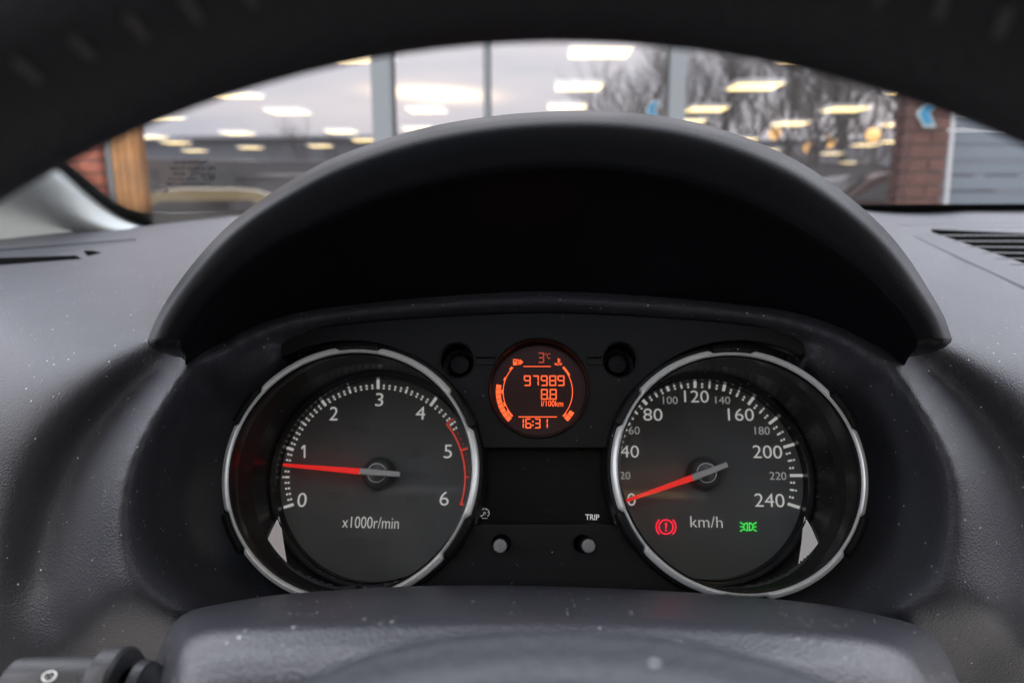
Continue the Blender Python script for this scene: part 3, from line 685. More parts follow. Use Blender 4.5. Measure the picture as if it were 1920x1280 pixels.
for (hx, hy), (kx, ky) in (((940, 1018), (937.5, 1023)), ((1092, 1019), (1103.5, 1023))):
    u, v = pc(hx, hy, wlow); r = abs(pc(hx+19, hy, wlow)[0]-u)
    wl_ = lathe('button_well', [(r*1.0, -.0006), (r*.99, -.012), (.00001, -.012)], slot_m, pan, 40, c=(u, v)); wl_.location = (0, 0, wlow)
    tw = .004; u1, v1 = pc(kx, ky, tw); r2 = abs(pc(kx+13, ky, tw)[0]-u1); zz = tw
    u0, v0 = (u+u1)/2, (v+v1)/2
    V = []
    prof = [(r2*1.15, -.02, 0), (r2*1.1, -.002+tw-.004, 1), (r2*1.02, tw-.0008, 1), (r2*.92, tw, 1), (.00001, tw+.0003, 1)]
    for rr, z_, f_ in prof:
        cx_ = u+(u1-u)*(.4 if f_ == 0 else 1); cy_ = v+(v1-v)*(.4 if f_ == 0 else 1)
        for j in range(40): a = j*math.pi/20; V.append((cx_+rr*math.cos(a), cy_+rr*math.sin(a), z_))
    bt = recalc(mesh('reset_button', V[:80]+V[40:120], grid_faces(2, 40, True), panel_m, pan, True, 40))
    lathe('button_cap', [(r2*1.04, tw-.0015), (r2*1.02, tw-.0006), (r2*.9, tw), (r2*.4, tw+.0002), (.00001, tw+.0001)], mat('button metal', (.3, .3, .3), .35, metal=.7, rvar=(900, .15), grain=(1800, .0001)), bt, 40, c=(u1, v1))
text('trip_lettering', 'TRIP', 1110.5, 969, 26, 10, wm+.0003, white_m, pan, weight=.012)
def arc_band(cx, cy, r0, r1, a0, a1, w, n=24):
    A = np.radians(np.linspace(a0, a1, n))
    return [pc(cx+r1*math.cos(a), cy-r1*math.sin(a), w) for a in A]+[pc(cx+r0*math.cos(a), cy-r0*math.sin(a), w) for a in A[::-1]]
def bar(x0, y0, x1, y1, t_, w, t2=None):
    d = np.array([x1-x0, y1-y0], float); d /= np.linalg.norm(d); nx, ny = -d[1]*t_/2, d[0]*t_/2; mx_, my_ = (nx, ny) if t2 is None else (-d[1]*t2/2, d[0]*t2/2)
    return [pc(x0+nx, y0+ny, w), pc(x1+mx_, y1+my_, w), pc(x1-mx_, y1-my_, w), pc(x0-nx, y0-ny, w)]
wi = wm+.0003
ps = [arc_band(908.5, 961.5, 8.2, 9.4, -40, 220, wi), arc_band(908.5, 961.5, 1.4, 2.6, 0, 360, wi, 12), bar(907.5, 963, 902, 968.5, 1.4, wi)]
for a in range(-40, 221, 52): ps.append(bar(908.5+6*math.cos(math.radians(a)), 961.5-6*math.sin(math.radians(a)), 908.5+8.4*math.cos(math.radians(a)), 961.5-8.4*math.sin(math.radians(a)), 1.1, wi))
ps += [bar(904+k*2.2, 971, 905.2+k*2.2, 971, 1.8, wi) for k in range(5)]
prism('odometer_symbol', ps, wi, wi+.0002, dimw_m, pan)
# unlit tell-tales behind the smoked window
gs = [[pc(x, y, wi) for x, y in [(1019, 957), (1026, 952), (1038, 952), (1047, 957), (1049, 961), (1018, 961)]], arc_band(1075, 914, 7, 8.5, 60, 300, wi), arc_band(1089, 914, 7, 8.5, -120, 120, wi), arc_band(1082, 914, 3, 4.5, 0, 360, wi),
      arc_band(980, 866, 0, 4, 0, 360, wi), bar(975, 880, 990, 870, 3, wi), bar(968, 905, 1000, 905, 2, wi), bar(968, 921, 1000, 921, 2, wi), bar(968, 905, 968, 921, 2, wi), bar(1000, 905, 1000, 921, 2, wi), bar(1015, 912, 1046, 912, 4, wi), bar(1018, 866, 1045, 866, 3, wi), bar(1018, 880, 1045, 880, 3, wi)]
prism('unlit_symbols', gs, wi, wi+.0001, ghostw_m, pan)
text('unlit_symbols', 'CHECK', 1084, 877, 40, 11, wi, ghostw_m, pan)

# ================================================================== GAUGES
WFACE = -.064
RING = []
def gauge(name, label, cen_px, face_px, hub_px, tip_px, tail_px):
    gc = pc(*cen_px, 0.); M = MCL @ T((gc[0], gc[1], 0)); t = thing(name, label, 'gauge', M, 'round gauges of the instrument panel')
    pxm = abs(pc(cen_px[0]+100, cen_px[1], 0)[0]-gc[0])/100; SY = .978
    RO = 242*pxm; RI = 229.5*pxm; RING.append(RI)
    # silver ring with six cut-outs on its outer edge
    n = 360; V = []
    def cut(a):
        q = abs(((a-30) % 60+30) % 60-30); return 1 if q < 9.2 else (0 if q > 10.6 else 1-(q-9.2)/1.4)
    prof = [(RI-.0004, -.0035, 0), (RI, -.0004, 0), (RI+.0006, .0003, 0), (RO-.0022, .0006, .5), (RO-.0005, -.0002, 1), (RO, -.0014, 1), (RO+.0002, -.005, 1)]
    for r, z, k in prof:
        for j in range(n):
            a = 360*j/n; rr = r-cut(a)*k*.0015; V.append((rr*math.cos(math.radians(a)), rr*SY*math.sin(math.radians(a)), z))
    recalc(mesh('bezel_ring', V, grid_faces(len(prof), n, True), silver_m, t, True, 50))
    # black collar and its six raised pads
    col = lathe('collar', [(RI, -.03), (RI+.001, -.0045), (RO-.001, -.0035), (RO+.0016, -.0042), (RO+.0026, -.007), (RO+.0034, -.03)], panel_m, t, 160, SY)
    for k in range(6):
        a0 = 30+60*k; ids = []; V = []; m_ = 14
        for i in range(m_):
            a = math.radians(a0-9+18*i/(m_-1)); e = 1 if 0 < i < m_-1 else .6
            for r, z in ((RO-.0016, -.004), (RO-.0013, -.0002*e), (RO-.0006, .0008*e), (RO+.0012, .0004*e), (RO+.0026, -.0012), (RO+.003, -.007)):
                V.append((r*math.cos(a), r*SY*math.sin(a), z))
        o = mesh('collar_pad', V, grid_faces(m_, 6)+[tuple(range(6)), tuple(range(6*m_-1, 6*m_-7, -1))], panel_m, col, True, 40); recalc(o)
    # dark bore and dial
    fc = pc(*face_px, WFACE); fo_ = (fc[0]-gc[0], fc[1]-gc[1]); fr = abs(pc(face_px[0]+185, face_px[1], WFACE)[0]-fc[0])
    V = []; n = 120
    sec = [(RI-.0003, -.001, 0, 1.), (RI-.0012, -.0015, 0, 1.), (RI-.0013, -.003, 0, 1), (RI+.0005, -.012, .1, 1.), (RI+.0016, -.03, .5, 1.0), (fr+.0030, -.05, .9, 1), (fr+.0026, -.0545, 1, 1), (fr+.0006, -.0548, 1, 1), (fr-.0002, -.0555, 1, 1), (fr, WFACE-.001, 1, 1)]
    for r, z, k, q in sec:
        sy = SY*(1-k)+k
        for j in range(n):
            a = 2*math.pi*j/n; V.append((fo_[0]*k+r*math.cos(a), fo_[1]*k+r*sy*math.sin(a), z))
    o = mesh('bore', V, grid_faces(len(sec), n, True), tube_m, t, True, 40); recalc(o)
    face = mesh('dial_face', [(fo_[0]+(fr+.001)*math.cos(2*math.pi*j/96), fo_[1]+(fr+.001)*math.sin(2*math.pi*j/96), WFACE) for j in range(96)], [tuple(range(96))], face_m, t, False)
    mesh('lens', [((RI-.001)*math.cos(2*math.pi*j/96), (RI-.001)*SY*math.sin(2*math.pi*j/96), -.0032) for j in range(96)], [tuple(range(96))], lens_m, t, False)
    # needle
    wn = WFACE+.0085
    def lp(px, py, w_): u, v = pc(px, py, w_); return np.array([u-gc[0], v-gc[1]])
    hb = lp(*hub_px, wn); tp = lp(*tip_px, wn); tl = lp(*tail_px, wn); dr = (tp-hb)/np.linalg.norm(tp-hb); nn = np.array([-dr[1], dr[0]])
    def blade(nm, a, b, wa, wb, z0, za, zb, m, par):
        V = []
        for P, hw, zt in ((a, wa, za), (b, wb, zb)):
            for s_, z_ in ((-1, z0), (-1, zt-.0008), (-.75, zt), (.75, zt), (1, zt-.0008), (1, z0)): q = P+nn*hw*s_; V.append((q[0], q[1], z_))
        return recalc(mesh(nm, V, grid_faces(2, 6, True)+[(0, 1, 2, 3, 4, 5), (11, 10, 9, 8, 7, 6)], m, par, False))
    hr = .0090
    cap = lathe('needle_hub', [(hr*1.05, WFACE+.0005), (hr, WFACE+.004), (hr*.93, WFACE+.0062), (hr*.78, WFACE+.0076), (hr*.55, WFACE+.0082), (.00001, WFACE+.0084)], cap_m, t, 64, c=tuple(hb))
    lathe('hub_ring', [(hr*.60, wn-.0006), (hr*.60, wn+.0001), (hr*.56, wn+.0001), (hr*.56, wn-.0006)], chrome_m, cap, 64, c=tuple(hb))
    lathe('hub_button', [(hr*.555, wn-.001), (hr*.54, wn+.0001), (.00001, wn+.0009)], mat('hub button', (.12, .12, .12), .25, metal=.5), cap, 48, c=tuple(hb))
    nd = blade('needle', hb+dr*hr*.98, tp, .00175, .00085, wn-.0022, wn+.0022, wn+.0004, needle_m, t)
    blade('needle_tail', tl, hb+dr*hr*.99, .0015, .0019, wn-.001, wn+.0024, wn+.0030, tail_m, nd)
    return t, gc, face, lp, fo_, fr
def add_prints(face, gc, P, name, m, w_, thick=.0003):
    return prism(name, [[(x-gc[0], y-gc[1]) for x, y in q] for q in P], w_, w_+thick, m, face)
WP = WFACE+.0003
# ---- tachometer
tach, gc, face, lp, fo_, fr = gauge('tachometer', 'tachometer with red needle resting just below the numeral 1', (654, 880), (709, 894), (706, 886), (531, 871), (751, 889))
for s, cx, cy, h, w_ in [('0', 566.5, 936.7, 26, 19), ('1', 570, 846, 24, 10), ('2', 626, 775, 25, 17), ('3', 711.5, 749, 24, 16), ('4', 788.5, 774, 24, 19), ('5', 840, 846, 25, 16), ('6', 833, 934, 26, 18)]:
    if s == '1': add_prints(face, gc, [[pc(cx-5+x*12, cy+h/2-y*h, WP) for x, y in ONE]], 'numeral', white_m, WP)
    else: text('numeral', s, cx, cy, w_, h, WP, white_m, face, gc)
text('unit_lettering', 'x1000r/min', 695, 979, 107, 19, WP, white_m, face, gc, weight=-.012)
tc0 = (709, 894)
def pol(a, r, c=tc0, kx=1.01): return (c[0]+r*kx*math.cos(math.radians(a)), c[1]-r*math.sin(math.radians(a)))
small = []
for k in range(47):
    v = k/10; a = 198-36*v
    if k % 10 == 0:
        p0, p1 = pol(a, 165), pol(a, 184); add_prints(face, gc, [bar(*p0, *p1, 5.2, WP)], 'major_tick', white_m, WP)
    elif k % 5 == 0: small += [bar(*pol(a, 165), *pol(a, 173), 3.6, WP), bar(*pol(a, 174.6), *pol(a, 177.5), 3.4, WP)]
    else: small += [bar(*pol(a, 165), *pol(a, 168.4), 3.4, WP), bar(*pol(a, 170.2), *pol(a, 173.6), 3.4, WP)]
o = add_prints(face, gc, small, 'minor_ticks', white_m, WP); o['kind'] = 'stuff'
rp = [[(pc(*pol(a, 163.5), WP)) for a in np.linspace(38, -19, 40)]+[(pc(*pol(a, 160), WP)) for a in np.linspace(-19, 38, 40)]]
for k in range(46, 61):
    a = 198-36*k/10
    if k == 46: rp.append(bar(*pol(38, 161), *pol(38, 178), 2.2, WP))
    elif k in (50, 60): rp.append(bar(*pol(a, 161), *pol(a, 176), 4.6, WP))
    elif k == 55: rp.append(bar(*pol(a, 161), *pol(a, 173), 3, WP))
    else: rp += [bar(*pol(a, 168), *pol(a, 170.5), 2, WP)]
add_prints(face, gc, rp, 'red_zone', redprint_m, WP)
# unlit symbols in the dial
gp = [arc_band(780, 848, 6, 8, 0, 360, WP), arc_band(780, 848, 10, 12, 120, 240, WP), arc_band(780, 848, 10, 12, -60, 60, WP), bar(780, 843, 780, 853, 2, WP), bar(612, 925, 645, 925, 3, WP), bar(618, 933, 640, 933, 4, WP), arc_band(790, 893, 5, 7, 0, 360, WP),
      bar(648, 1012, 688, 1012, 3, WP), bar(648, 1024, 688, 1024, 3, WP), bar(708, 1018, 732, 1018, 8, WP), arc_band(600, 970, 6, 8, 90, 270, WP), arc_band(780, 974, 6, 8, 90, 270, WP), bar(790, 968, 800, 968, 2, WP), bar(790, 975, 800, 975, 2, WP), bar(628, 842, 640, 842, 12, WP)]
add_prints(face, gc, gp, 'unlit_symbols', ghost_m, WP, .0002)
text('unlit_symbols', '4WD', 676, 805, 34, 13, WP, ghost_m, face, gc); text('unlit_symbols', 'OFF', 774, 936, 24, 10, WP, ghost_m, face, gc)
# ---- speedometer
spd, gs_, face2, lp2, fo2, fr2 = gauge('speedometer', 'speedometer with red needle resting on zero and lit warning symbols', (1386, 880), (1320, 894), (1325, 886), (1175, 938), (1362, 871))
for s, cx, cy, w_, h in [('0', 1184, 936, 15, 23), ('20', 1172, 891, 19, 13.5), ('40', 1180.5, 846, 34, 22), ('60', 1189, 806.5, 20, 14), ('80', 1224, 777, 35, 22), ('100', 1256.7, 750, 27, 13.5), ('120', 1305.7, 743, 45, 21.5), ('140', 1355, 750, 27, 13.5),
                         ('160', 1389, 777, 47, 22), ('180', 1429, 807, 27, 14), ('200', 1438.7, 846.7, 53, 23), ('220', 1458.6, 891.7, 30, 14), ('240', 1442.7, 937.5, 54, 24)]:
    text('numeral', s, cx, cy, w_, h, WP, dimw_m if h < 16 else white_m, face2, gs_)
text('unit_lettering', 'km/h', 1324.4, 977.8, 59, 20, WP, white_m, face2, gs_, weight=-.012)
maj = [((1171, 944), (1150, 951)), ((1163, 891), (1140, 891)), ((1166, 840), (1147, 833)), ((1181, 796), (1168, 786)), ((1213, 758), (1200, 744)), ((1254, 733), (1248, 718)), ((1303, 727), (1303, 711)), ((1356, 733), (1360, 717)), ((1403, 758), (1415, 742)), ((1442, 794), (1459, 781)),
       ((1469, 838), (1490, 832)), ((1481, 891), (1505, 891)), ((1477, 944), (1499, 951))]
c2 = (1318., 893.); small = []
def pl2(p): d = np.array(p)-c2; return math.atan2(-d[1], d[0]), float(np.hypot(*d))
prev = None
for i, (a, b) in enumerate(maj):
    add_prints(face2, gs_, [bar(*a, *b, 5.4, WP)], 'major_tick', white_m, WP)
    if i < len(maj)-1:
        A0, R0 = pl2(a); A1, R1_ = pl2(maj[i+1][0])
        if i == 0: A0 += 2*math.pi if A0 < 0 else 0
        if A0 < A1: A0 += 2*math.pi
        for k in (1, 2, 3):
            f_ = k/4; A = A0+(A1-A0)*f_; Rr = R0+(R1_-R0)*f_; q = lambda r: (c2[0]+r*math.cos(A), c2[1]-r*math.sin(A))
            if k == 2: small += [bar(*q(Rr), *q(Rr+8), 3.4, WP), bar(*q(Rr+10), *q(Rr+13), 3.2, WP)]
            else: small += [bar(*q(Rr), *q(Rr+3.4), 3.6, WP), bar(*q(Rr+5.4), *q(Rr+8.6), 3.6, WP)]
o = add_prints(face2, gs_, small, 'minor_ticks', white_m, WP); o['kind'] = 'stuff'
bx, by = 1248.7, 987.3
add_prints(face2, gs_, [arc_band(bx, by, 12, 14.3, 0, 359.9, WP, 48), arc_band(bx, by, 17.2, 19.4, 132, 228, WP), arc_band(bx, by, 17.2, 19.4, -48, 48, WP), bar(bx, by-7.5, bx, by+2.5, 3.8, WP, 2.6), bar(bx, by+5, bx, by+8, 3.4, WP)], 'brake_warning_symbol', redlamp_m, WP)['label'] = 'glowing red brake warning symbol'
gx0, gy0 = 1403, 987
P = []
for s_ in (-1, 1):
    P.append(arc_band(gx0+s_*1.5, gy0, 6.3, 8, 90 if s_ < 0 else -90, 270 if s_ < 0 else 90, WP)); P[-1] = [(x, y) for x, y in P[-1]]
    P.append(bar(gx0+s_*1.8, gy0-8, gx0+s_*1.8, gy0+8, 1.6, WP))
    for dy0, dy1 in ((-4.5, -8.5), (0, 0), (4.5, 8.5)): P.append(bar(gx0+s_*9, gy0+dy0, gx0+s_*15.5, gy0+dy1, 1.8, WP))
add_prints(face2, gs_, P, 'side_lights_symbol', greenlamp_m, WP)['label'] = 'glowing green side lights symbol'
# glowing patches that paint a bright reflection low on the bore walls
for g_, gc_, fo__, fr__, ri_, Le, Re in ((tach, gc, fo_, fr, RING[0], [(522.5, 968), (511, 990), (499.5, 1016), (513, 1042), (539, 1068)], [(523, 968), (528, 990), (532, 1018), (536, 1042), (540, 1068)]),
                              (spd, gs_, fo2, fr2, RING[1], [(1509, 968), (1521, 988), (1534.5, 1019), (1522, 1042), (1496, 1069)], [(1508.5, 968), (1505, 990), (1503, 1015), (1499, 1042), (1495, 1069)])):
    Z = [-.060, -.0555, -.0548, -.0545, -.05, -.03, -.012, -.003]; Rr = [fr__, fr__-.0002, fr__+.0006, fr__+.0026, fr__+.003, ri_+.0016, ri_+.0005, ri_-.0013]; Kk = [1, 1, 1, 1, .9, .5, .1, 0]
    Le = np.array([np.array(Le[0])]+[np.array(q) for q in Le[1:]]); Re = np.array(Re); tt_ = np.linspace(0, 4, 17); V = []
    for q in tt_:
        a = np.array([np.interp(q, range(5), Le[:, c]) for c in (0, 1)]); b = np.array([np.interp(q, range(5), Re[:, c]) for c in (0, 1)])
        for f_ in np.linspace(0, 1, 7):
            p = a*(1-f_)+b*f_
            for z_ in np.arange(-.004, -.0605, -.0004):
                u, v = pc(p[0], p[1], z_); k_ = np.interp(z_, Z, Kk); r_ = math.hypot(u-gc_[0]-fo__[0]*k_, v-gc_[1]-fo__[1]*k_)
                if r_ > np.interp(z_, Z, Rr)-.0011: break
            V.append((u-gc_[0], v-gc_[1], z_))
    recalc(mesh('glint_patch', V, grid_faces(17, 7), glint_m, g_))

# ================================================================== TRIP DISPLAY
wd_ = -.0165
cdx, cdy = 1010., 727.
dc = pc(cdx, cdy, wf); disp = thing('trip_display', 'round orange lit trip computer display reading 97989 between the gauges', 'display', MCL @ T((dc[0], dc[1], 0)))
r0 = abs(pc(cdx+95, cdy, wf)[0]-dc[0])
lathe('display_bezel', [(r0*1.0, wf-.004), (r0*.998, wf+.0012), (r0*.985, wf+.0016), (r0*.972, wf+.0012), (r0*.94, wd_+.0004), (r0*.9, wd_-.0005)], panel_m, disp, 96)
lathe('display_screen', [(r0*.97, wd_-.0012), (r0*.97, wd_), (.00001, wd_)], lcd_m, disp, 96)
wsg = wd_+.0004
def cp(x, y): return 910+x/6.4, 620+y/6.4
def dpr(name, P, m=seg_m): return prism(name, [[(x-dc[0], y-dc[1]) for x, y in q] for q in P], wsg, wsg+.0002, m, disp)
SEG = {'0': 'abcdef', '1': 'bc', '2': 'abged', '3': 'abgcd', '4': 'fgbc', '5': 'afgcd', '6': 'afgedc', '7': 'abc', '8': 'abcdefg', '9': 'abcdfg'}
def seven(ch, x0, y0, x1, y1, m=seg_m, th=15):
    h = th/2; ym = (y0+y1)/2; g = 2.5; ps = []
    def poly(pts): ps.append([pc(*cp(*p), wsg) for p in pts])
    for s_ in SEG[ch]:
        if s_ == 'a': poly([(x0+g, y0), (x1-g, y0), (x1-th-g, y0+th), (x0+th+g, y0+th)])
        if s_ == 'd': poly([(x0+g, y1), (x1-g, y1), (x1-th-g, y1-th), (x0+th+g, y1-th)])
        if s_ == 'g': poly([(x0+h+g, ym), (x0+th+g, ym-h), (x1-th-g, ym-h), (x1-h-g, ym), (x1-th-g, ym+h), (x0+th+g, ym+h)])
        if s_ == 'f': poly([(x0, y0+g), (x0+th, y0+th+g), (x0+th, ym-h-g), (x0+h*.6, ym-g), (x0, ym-g-3)])
        if s_ == 'e': poly([(x0, y1-g), (x0+th, y1-th-g), (x0+th, ym+h+g), (x0+h*.6, ym+g), (x0, ym+g+3)])
        if s_ == 'b': poly([(x1, y0+g), (x1-th, y0+th+g), (x1-th, ym-h-g), (x1-h*.6, ym-g), (x1, ym-g-3)])
        if s_ == 'c': poly([(x1, y1-g), (x1-th, y1-th-g), (x1-th, ym+h+g), (x1-h*.6, ym+g), (x1, ym+g+3)])
    return dpr('digit', ps, m)
for ch, xa, xb in (('9', 462, 545), ('7', 566, 642), ('9', 666, 747), ('8', 766, 850), ('9', 866, 950)): seven(ch, xa, 535, xb, 661)
seven('8', 667, 697, 750, 826); seven('8', 772, 697, 857, 826)
for ch, xa, xb in (('1', 395, 463), ('6', 480, 552), ('3', 588, 662), ('1', 680, 750)): seven(ch, xa, 1050, xb, 1170)
seven('3', 633, 262, 706, 385, segdim_m, 13)
def dbar(x0, y0, x1, y1, t_): return bar(*cp(x0, y0), *cp(x1, y1), t_/6.4, wsg)
dpr('decimal_point', [dbar(755, 815, 770, 815, 15)]); dpr('colon', [dbar(561, 1087, 579, 1087, 18), dbar(561, 1131, 579, 1131, 18)])
dpr('rule', [dbar(456, 428, 786, 428, 9)]); dpr('rule', [dbar(398, 1032, 860, 1032, 11)])
def darc(a0, a1, r0_, r1_, n=14):
    A = np.radians(np.linspace(a0, a1, n)); c = (630., 732.)
    return [pc(*cp(c[0]+r1_*math.cos(a), c[1]-r1_*math.sin(a)), wsg) for a in A]+[pc(*cp(c[0]+r0_*math.cos(a), c[1]-r0_*math.sin(a)), wsg) for a in A[::-1]]
dpr('fuel_scale', [darc(135.5, 224, 411, 421, 40), darc(136, 141.5, 421.5, 438), darc(156, 162, 421.5, 436), darc(176.5, 183, 421.5, 438), darc(197, 204, 421.5, 436), darc(211, 224, 421.5, 437)])
dpr('temperature_scale', [darc(-44, 44.5, 411, 421, 40), darc(27, 44.5, 421.5, 437), darc(-44, -37, 421.5, 437)])
for k in range(8):
    a = 169.3+k*7.05; dpr('fuel_bar', [darc(a+.35, a+6.7, 444, 504, 8)])
for k in range(2):
    a = -45+k*7.8; dpr('temperature_bar', [darc(a+.3, a+7.4, 444, 504, 8)])
def dtext(name, s, x0, y0, x1, y1, m=seg_m, weight=.008):
    a = cp((x0+x1)/2, (y0+y1)/2); o = text(name, s, a[0], a[1], (x1-x0)/6.4, (y1-y0)/6.4, wsg, m, disp, dc, weight); return o
dtext('unit_lettering', 'l/100km', 672, 838, 934, 905); dtext('unit_lettering', '°C', 716, 268, 780, 336, segdim_m, 0)
dpr('fuel_symbol', [dbar(333, 345, 380, 345, 10), dbar(339, 340, 339, 412, 12), dbar(375, 340, 375, 412, 12), dbar(333, 390, 382, 390, 44), dbar(380, 348, 396, 352, 7), dbar(396, 350, 396, 408, 7), dbar(396, 408, 406, 400, 7), dbar(408, 352, 408, 400, 7), dbar(398, 345, 408, 355, 6), [pc(*cp(*p), wsg) for p in [(416, 340), (456, 375), (416, 410)]]])
dpr('coolant_symbol', [dbar(876, 330, 876, 392, 13), dbar(882, 343, 900, 343, 7), dbar(882, 357, 900, 357, 7), dbar(882, 371, 900, 371, 7), dbar(830, 390, 862, 396, 8), dbar(890, 396, 922, 390, 8), dbar(832, 410, 850, 404, 7), dbar(850, 404, 868, 412, 7), dbar(868, 412, 888, 404, 7), dbar(888, 404, 918, 410, 7)])

# ================================================================== STEERING COLUMN COVER
NC = 90
S_ = cat([(255, 1330, .262), (278, 1275, .266), (300, 1215, .27), (322, 1172, .275), (352, 1147, .28), (400, 1134, .285), (520, 1115, .293), (700, 1102, .298), (850, 1097, .3), (1000, 1098, .3), (1200, 1105, .299), (1400, 1118, .295), (1550, 1134, .29), (1650, 1153, .285), (1715, 1170, .281), (1748, 1190, .277), (1775, 1228, .272), (1800, 1285, .267), (1815, 1330, .262)], NC)
H_ = cat([(296, 1345, .212), (308, 1290, .215), (324, 1238, .217), (346, 1200, .218), (385, 1180, .218), (440, 1171, .217), (520, 1165, .216), (640, 1160, .215), (800, 1156, .215), (1018, 1154, .215), (1240, 1160, .215), (1400, 1169, .215), (1520, 1179, .216), (1620, 1193, .217), (1684, 1212, .218), (1722, 1240, .218), (1746, 1285, .215), (1762, 1345, .212)], NC)
def sh(A, dx, dy, dd_): return [pix(x+dx*(x-1018), y+dy, d+dd_) for x, y, d in A]
rows = [sh(S_, -.02, 60, .05), sh(S_, -.004, 10, .012), sh(S_, 0, 0, 0)]
for f_ in (.3, .65, .9): rows.append([pix(*(S_[i][:2]*(1-f_)+H_[i][:2]*f_), 1/((1-f_)/S_[i][2]+f_/H_[i][2])) for i in range(NC)])
rows.append([pix(*p) for p in H_])
for dy, dd_ in ((12, -.0055), (32, -.0105), (75, -.019), (150, -.028), (300, -.036)): rows.append(sh(H_, 0, dy, dd_))
rows = smooth_rows(rows, 6); P0 = np.mean([rows[2][0], rows[2][-1]], 0)
sc_ = thing('column_cover', 'grey grained steering column cover with pale specks below the gauges', 'column cover', T(P0))
recalc(mesh('upper_shell', [np.array(v)-P0 for r in rows for v in r], grid_faces(len(rows), NC), col_m, sc_))
lo_ = [np.array(rows[-1][i])-P0 for i in range(NC)]
V = lo_+[p+np.array([0, .02, -.05]) for p in lo_]+[p*np.array([.6, 1, 1])+np.array([0, .04, -.09]) for p in lo_]
mesh('lower_shell', [v+np.array([0, 0, -.002]) for v in V], grid_faces(3, NC), col_m, sc_)

# light switch stalk, lower left
sp = pix(285, 1312, .232); st = thing('light_stalk', 'grey light switch stalk with a white lamp symbol beside the column cover', 'stalk', T(sp))
def xl(name, prof, m, par, n=40, sx=1.):
    V = []
    for x, r in prof:
        for j in range(n): a = 2*math.pi*j/n; V.append((x, r*math.cos(a)*.8, r*math.sin(a)))
    return recalc(mesh(name, V, grid_faces(len(prof), n, True), m, par, True, 40))
k = .232/FPX
stalk_m = mat('stalk plastic', (.035, .036, .04), .45, grain=(900, .0001))
xl('stem', [(20*k, 40*k), (-2*k, 62*k), (-6*k, 72*k), (-24*k, 74*k), (-28*k, 66*k)], stalk_m, st)
xl('twist_ring', [(-46*k, 60*k), (-48*k, 92*k), (-54*k, 98*k), (-90*k, 96*k), (-98*k, 88*k), (-100*k, 60*k)], stalk_m, st)
b_o = xl('grip', [(-99*k, 50*k), (-101*k, 78*k), (-160*k, 76*k), (-260*k, 70*k), (-270*k, 60*k), (-272*k, .00001)], stalk_m, st)
xl('inner_shaft', [(-20*k, 45*k), (-60*k, 45*k)], slot_m, st)
# lamp symbol on the grip
V, F = [], []
cxs = -168*k
for j in range(20):
    a = 2*math.pi*j/20; V.append((cxs+13*k*math.cos(a), -36*k+0.0, 0)); 
V = []
def grip_pt(x, ang, r=77.5*k): return (x, r*math.cos(ang)*.8, r*math.sin(ang))
A0 = math.radians(118)
for q in (1.0, .72):
    for j in range(20): a = 2*math.pi*j/20; V.append(grip_pt(cxs+14*k*q*math.cos(a), A0+.16*q*math.sin(a)))
F = [(j, (j+1) % 20, 20+(j+1) % 20, 20+j) for j in range(20)]
for a in (0, 2.09, 4.19):
    b0 = len(V); V += [grip_pt(cxs+14*k*.3*math.cos(a+.5), A0+.16*.3*math.sin(a+.5)), grip_pt(cxs+14*k*.8*math.cos(a-.08), A0+.16*.8*math.sin(a-.08)), grip_pt(cxs+14*k*.8*math.cos(a+.12), A0+.16*.8*math.sin(a+.12)), grip_pt(cxs+14*k*.25*math.cos(a+1.2), A0+.16*.25*math.sin(a+1.2))]; F.append((b0, b0+1, b0+2, b0+3))
mesh('lamp_symbol', V, F, white_m, b_o, False)

# ================================================================== STEERING WHEEL
WT = math.radians(25)
wN = np.array([0, math.cos(WT), -math.sin(WT)]); wV = np.array([0, math.sin(WT), math.cos(WT)])
WC = CAM+.1*wN-.0868*wV
MWH = Matrix(((1, wV[0], -wN[0], WC[0]), (0, wV[1], -wN[1], WC[1]), (0, wV[2], -wN[2], WC[2]), (0, 0, 0, 1)))
wh = thing('steering_wheel', 'black leather steering wheel rim with pale stitches arching over the gauges', 'steering wheel', MWH)
RM, RT = .165+.0165, .0165
V = []; n1, n2 = 160, 28
for i in range(n1):
    a = 2*math.pi*i/n1
    for j in range(n2):
        b = 2*math.pi*j/n2; V.append(((RM+RT*math.cos(b))*math.cos(a), (RM+RT*math.cos(b))*math.sin(a), RT*1.05*math.sin(b)))
rim = mesh('rim', V, [(i*n2+j, ((i+1) % n1)*n2+j, ((i+1) % n1)*n2+(j+1) % n2, i*n2+(j+1) % n2) for i in range(n1) for j in range(n2)], leather_m, wh)
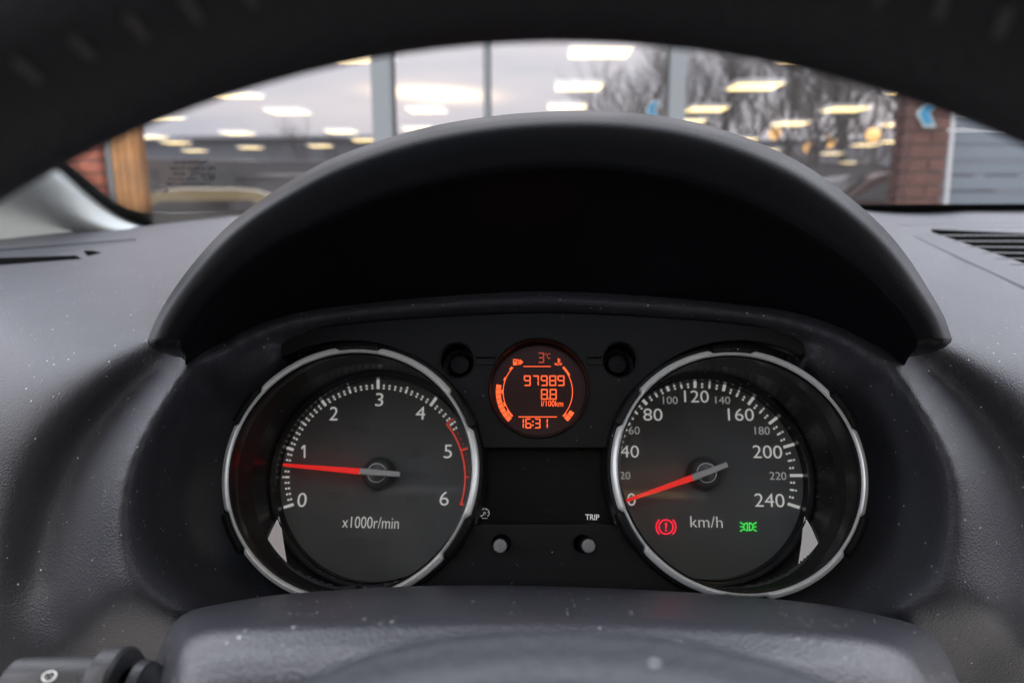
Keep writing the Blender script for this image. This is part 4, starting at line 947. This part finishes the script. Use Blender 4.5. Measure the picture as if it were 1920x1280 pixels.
# stitches along the inner side of the rim, facing the driver
st_me = None
for i in range(46):
    a = math.radians(22+i*3.0); b = math.radians(142)
    c_ = Vector(((RM+RT*math.cos(b))*math.cos(a), (RM+RT*math.cos(b))*math.sin(a), RT*1.05*math.sin(b)))
    tn = Vector((-math.sin(a), math.cos(a), 0)); nr_ = Vector((math.cos(b)*math.cos(a), math.cos(b)*math.sin(a), math.sin(b))); bi = nr_.cross(tn)
    if st_me is None:
        o = box('stitch', (-.0007, -.0021, -.0004), (.0007, .0021, .0005), stitch_m, rim, .0003); st_me = o.data
    else: o = link(bpy.data.objects.new('stitch', st_me), rim)
    M3 = Matrix((tn, bi, nr_)).transposed().to_4x4(); M3.translation = c_+nr_*.0002; o.matrix_local = M3 @ Matrix.Rotation(.25, 4, 'Z')
MWI = np.array(MWH.inverted())
def to_wh(P): q = MWI @ np.r_[P, 1]; return q[:3]
Tt = cat([(480, 1345, .118), (560, 1284, .124), (700, 1222, .129), (860, 1190, .132), (1010, 1180, .133), (1160, 1186, .132), (1320, 1208, .13), (1480, 1250, .126), (1600, 1300, .121), (1660, 1345, .118)], 60)
rows = [[pix(x, y+50, d+.02) for x, y, d in Tt], [pix(x, y+8, d+.006) for x, y, d in Tt], [pix(x, y, d) for x, y, d in Tt], [pix(x, y+25, d-.006) for x, y, d in Tt], [pix(x, y+110, d-.018) for x, y, d in Tt], [pix(1018+(x-1018)*.9, y+330, d-.03) for x, y, d in Tt], [pix(1018+(x-1018)*.6, y+700, d-.03) for x, y, d in Tt]]
rows = smooth_rows(rows, 6)
recalc(mesh('hub_pad', [to_wh(v) for r in rows for v in r], grid_faces(len(rows), 60), pad_m, wh))
for sd in (-1, 1):
    V = []
    for x, y, z, hy, hz in ((sd*.045, -.005, .002, .03, .012), (sd*.1, .0, -.002, .022, .009), (sd*(RM-.004), .0, 0, .018, .008)):
        for j in range(12): a = j*math.pi/6; V.append((x, y-.02+hy*math.cos(a), z+hz*math.sin(a)))
    mesh('spoke', V, grid_faces(3, 12, True), leather_m, wh)
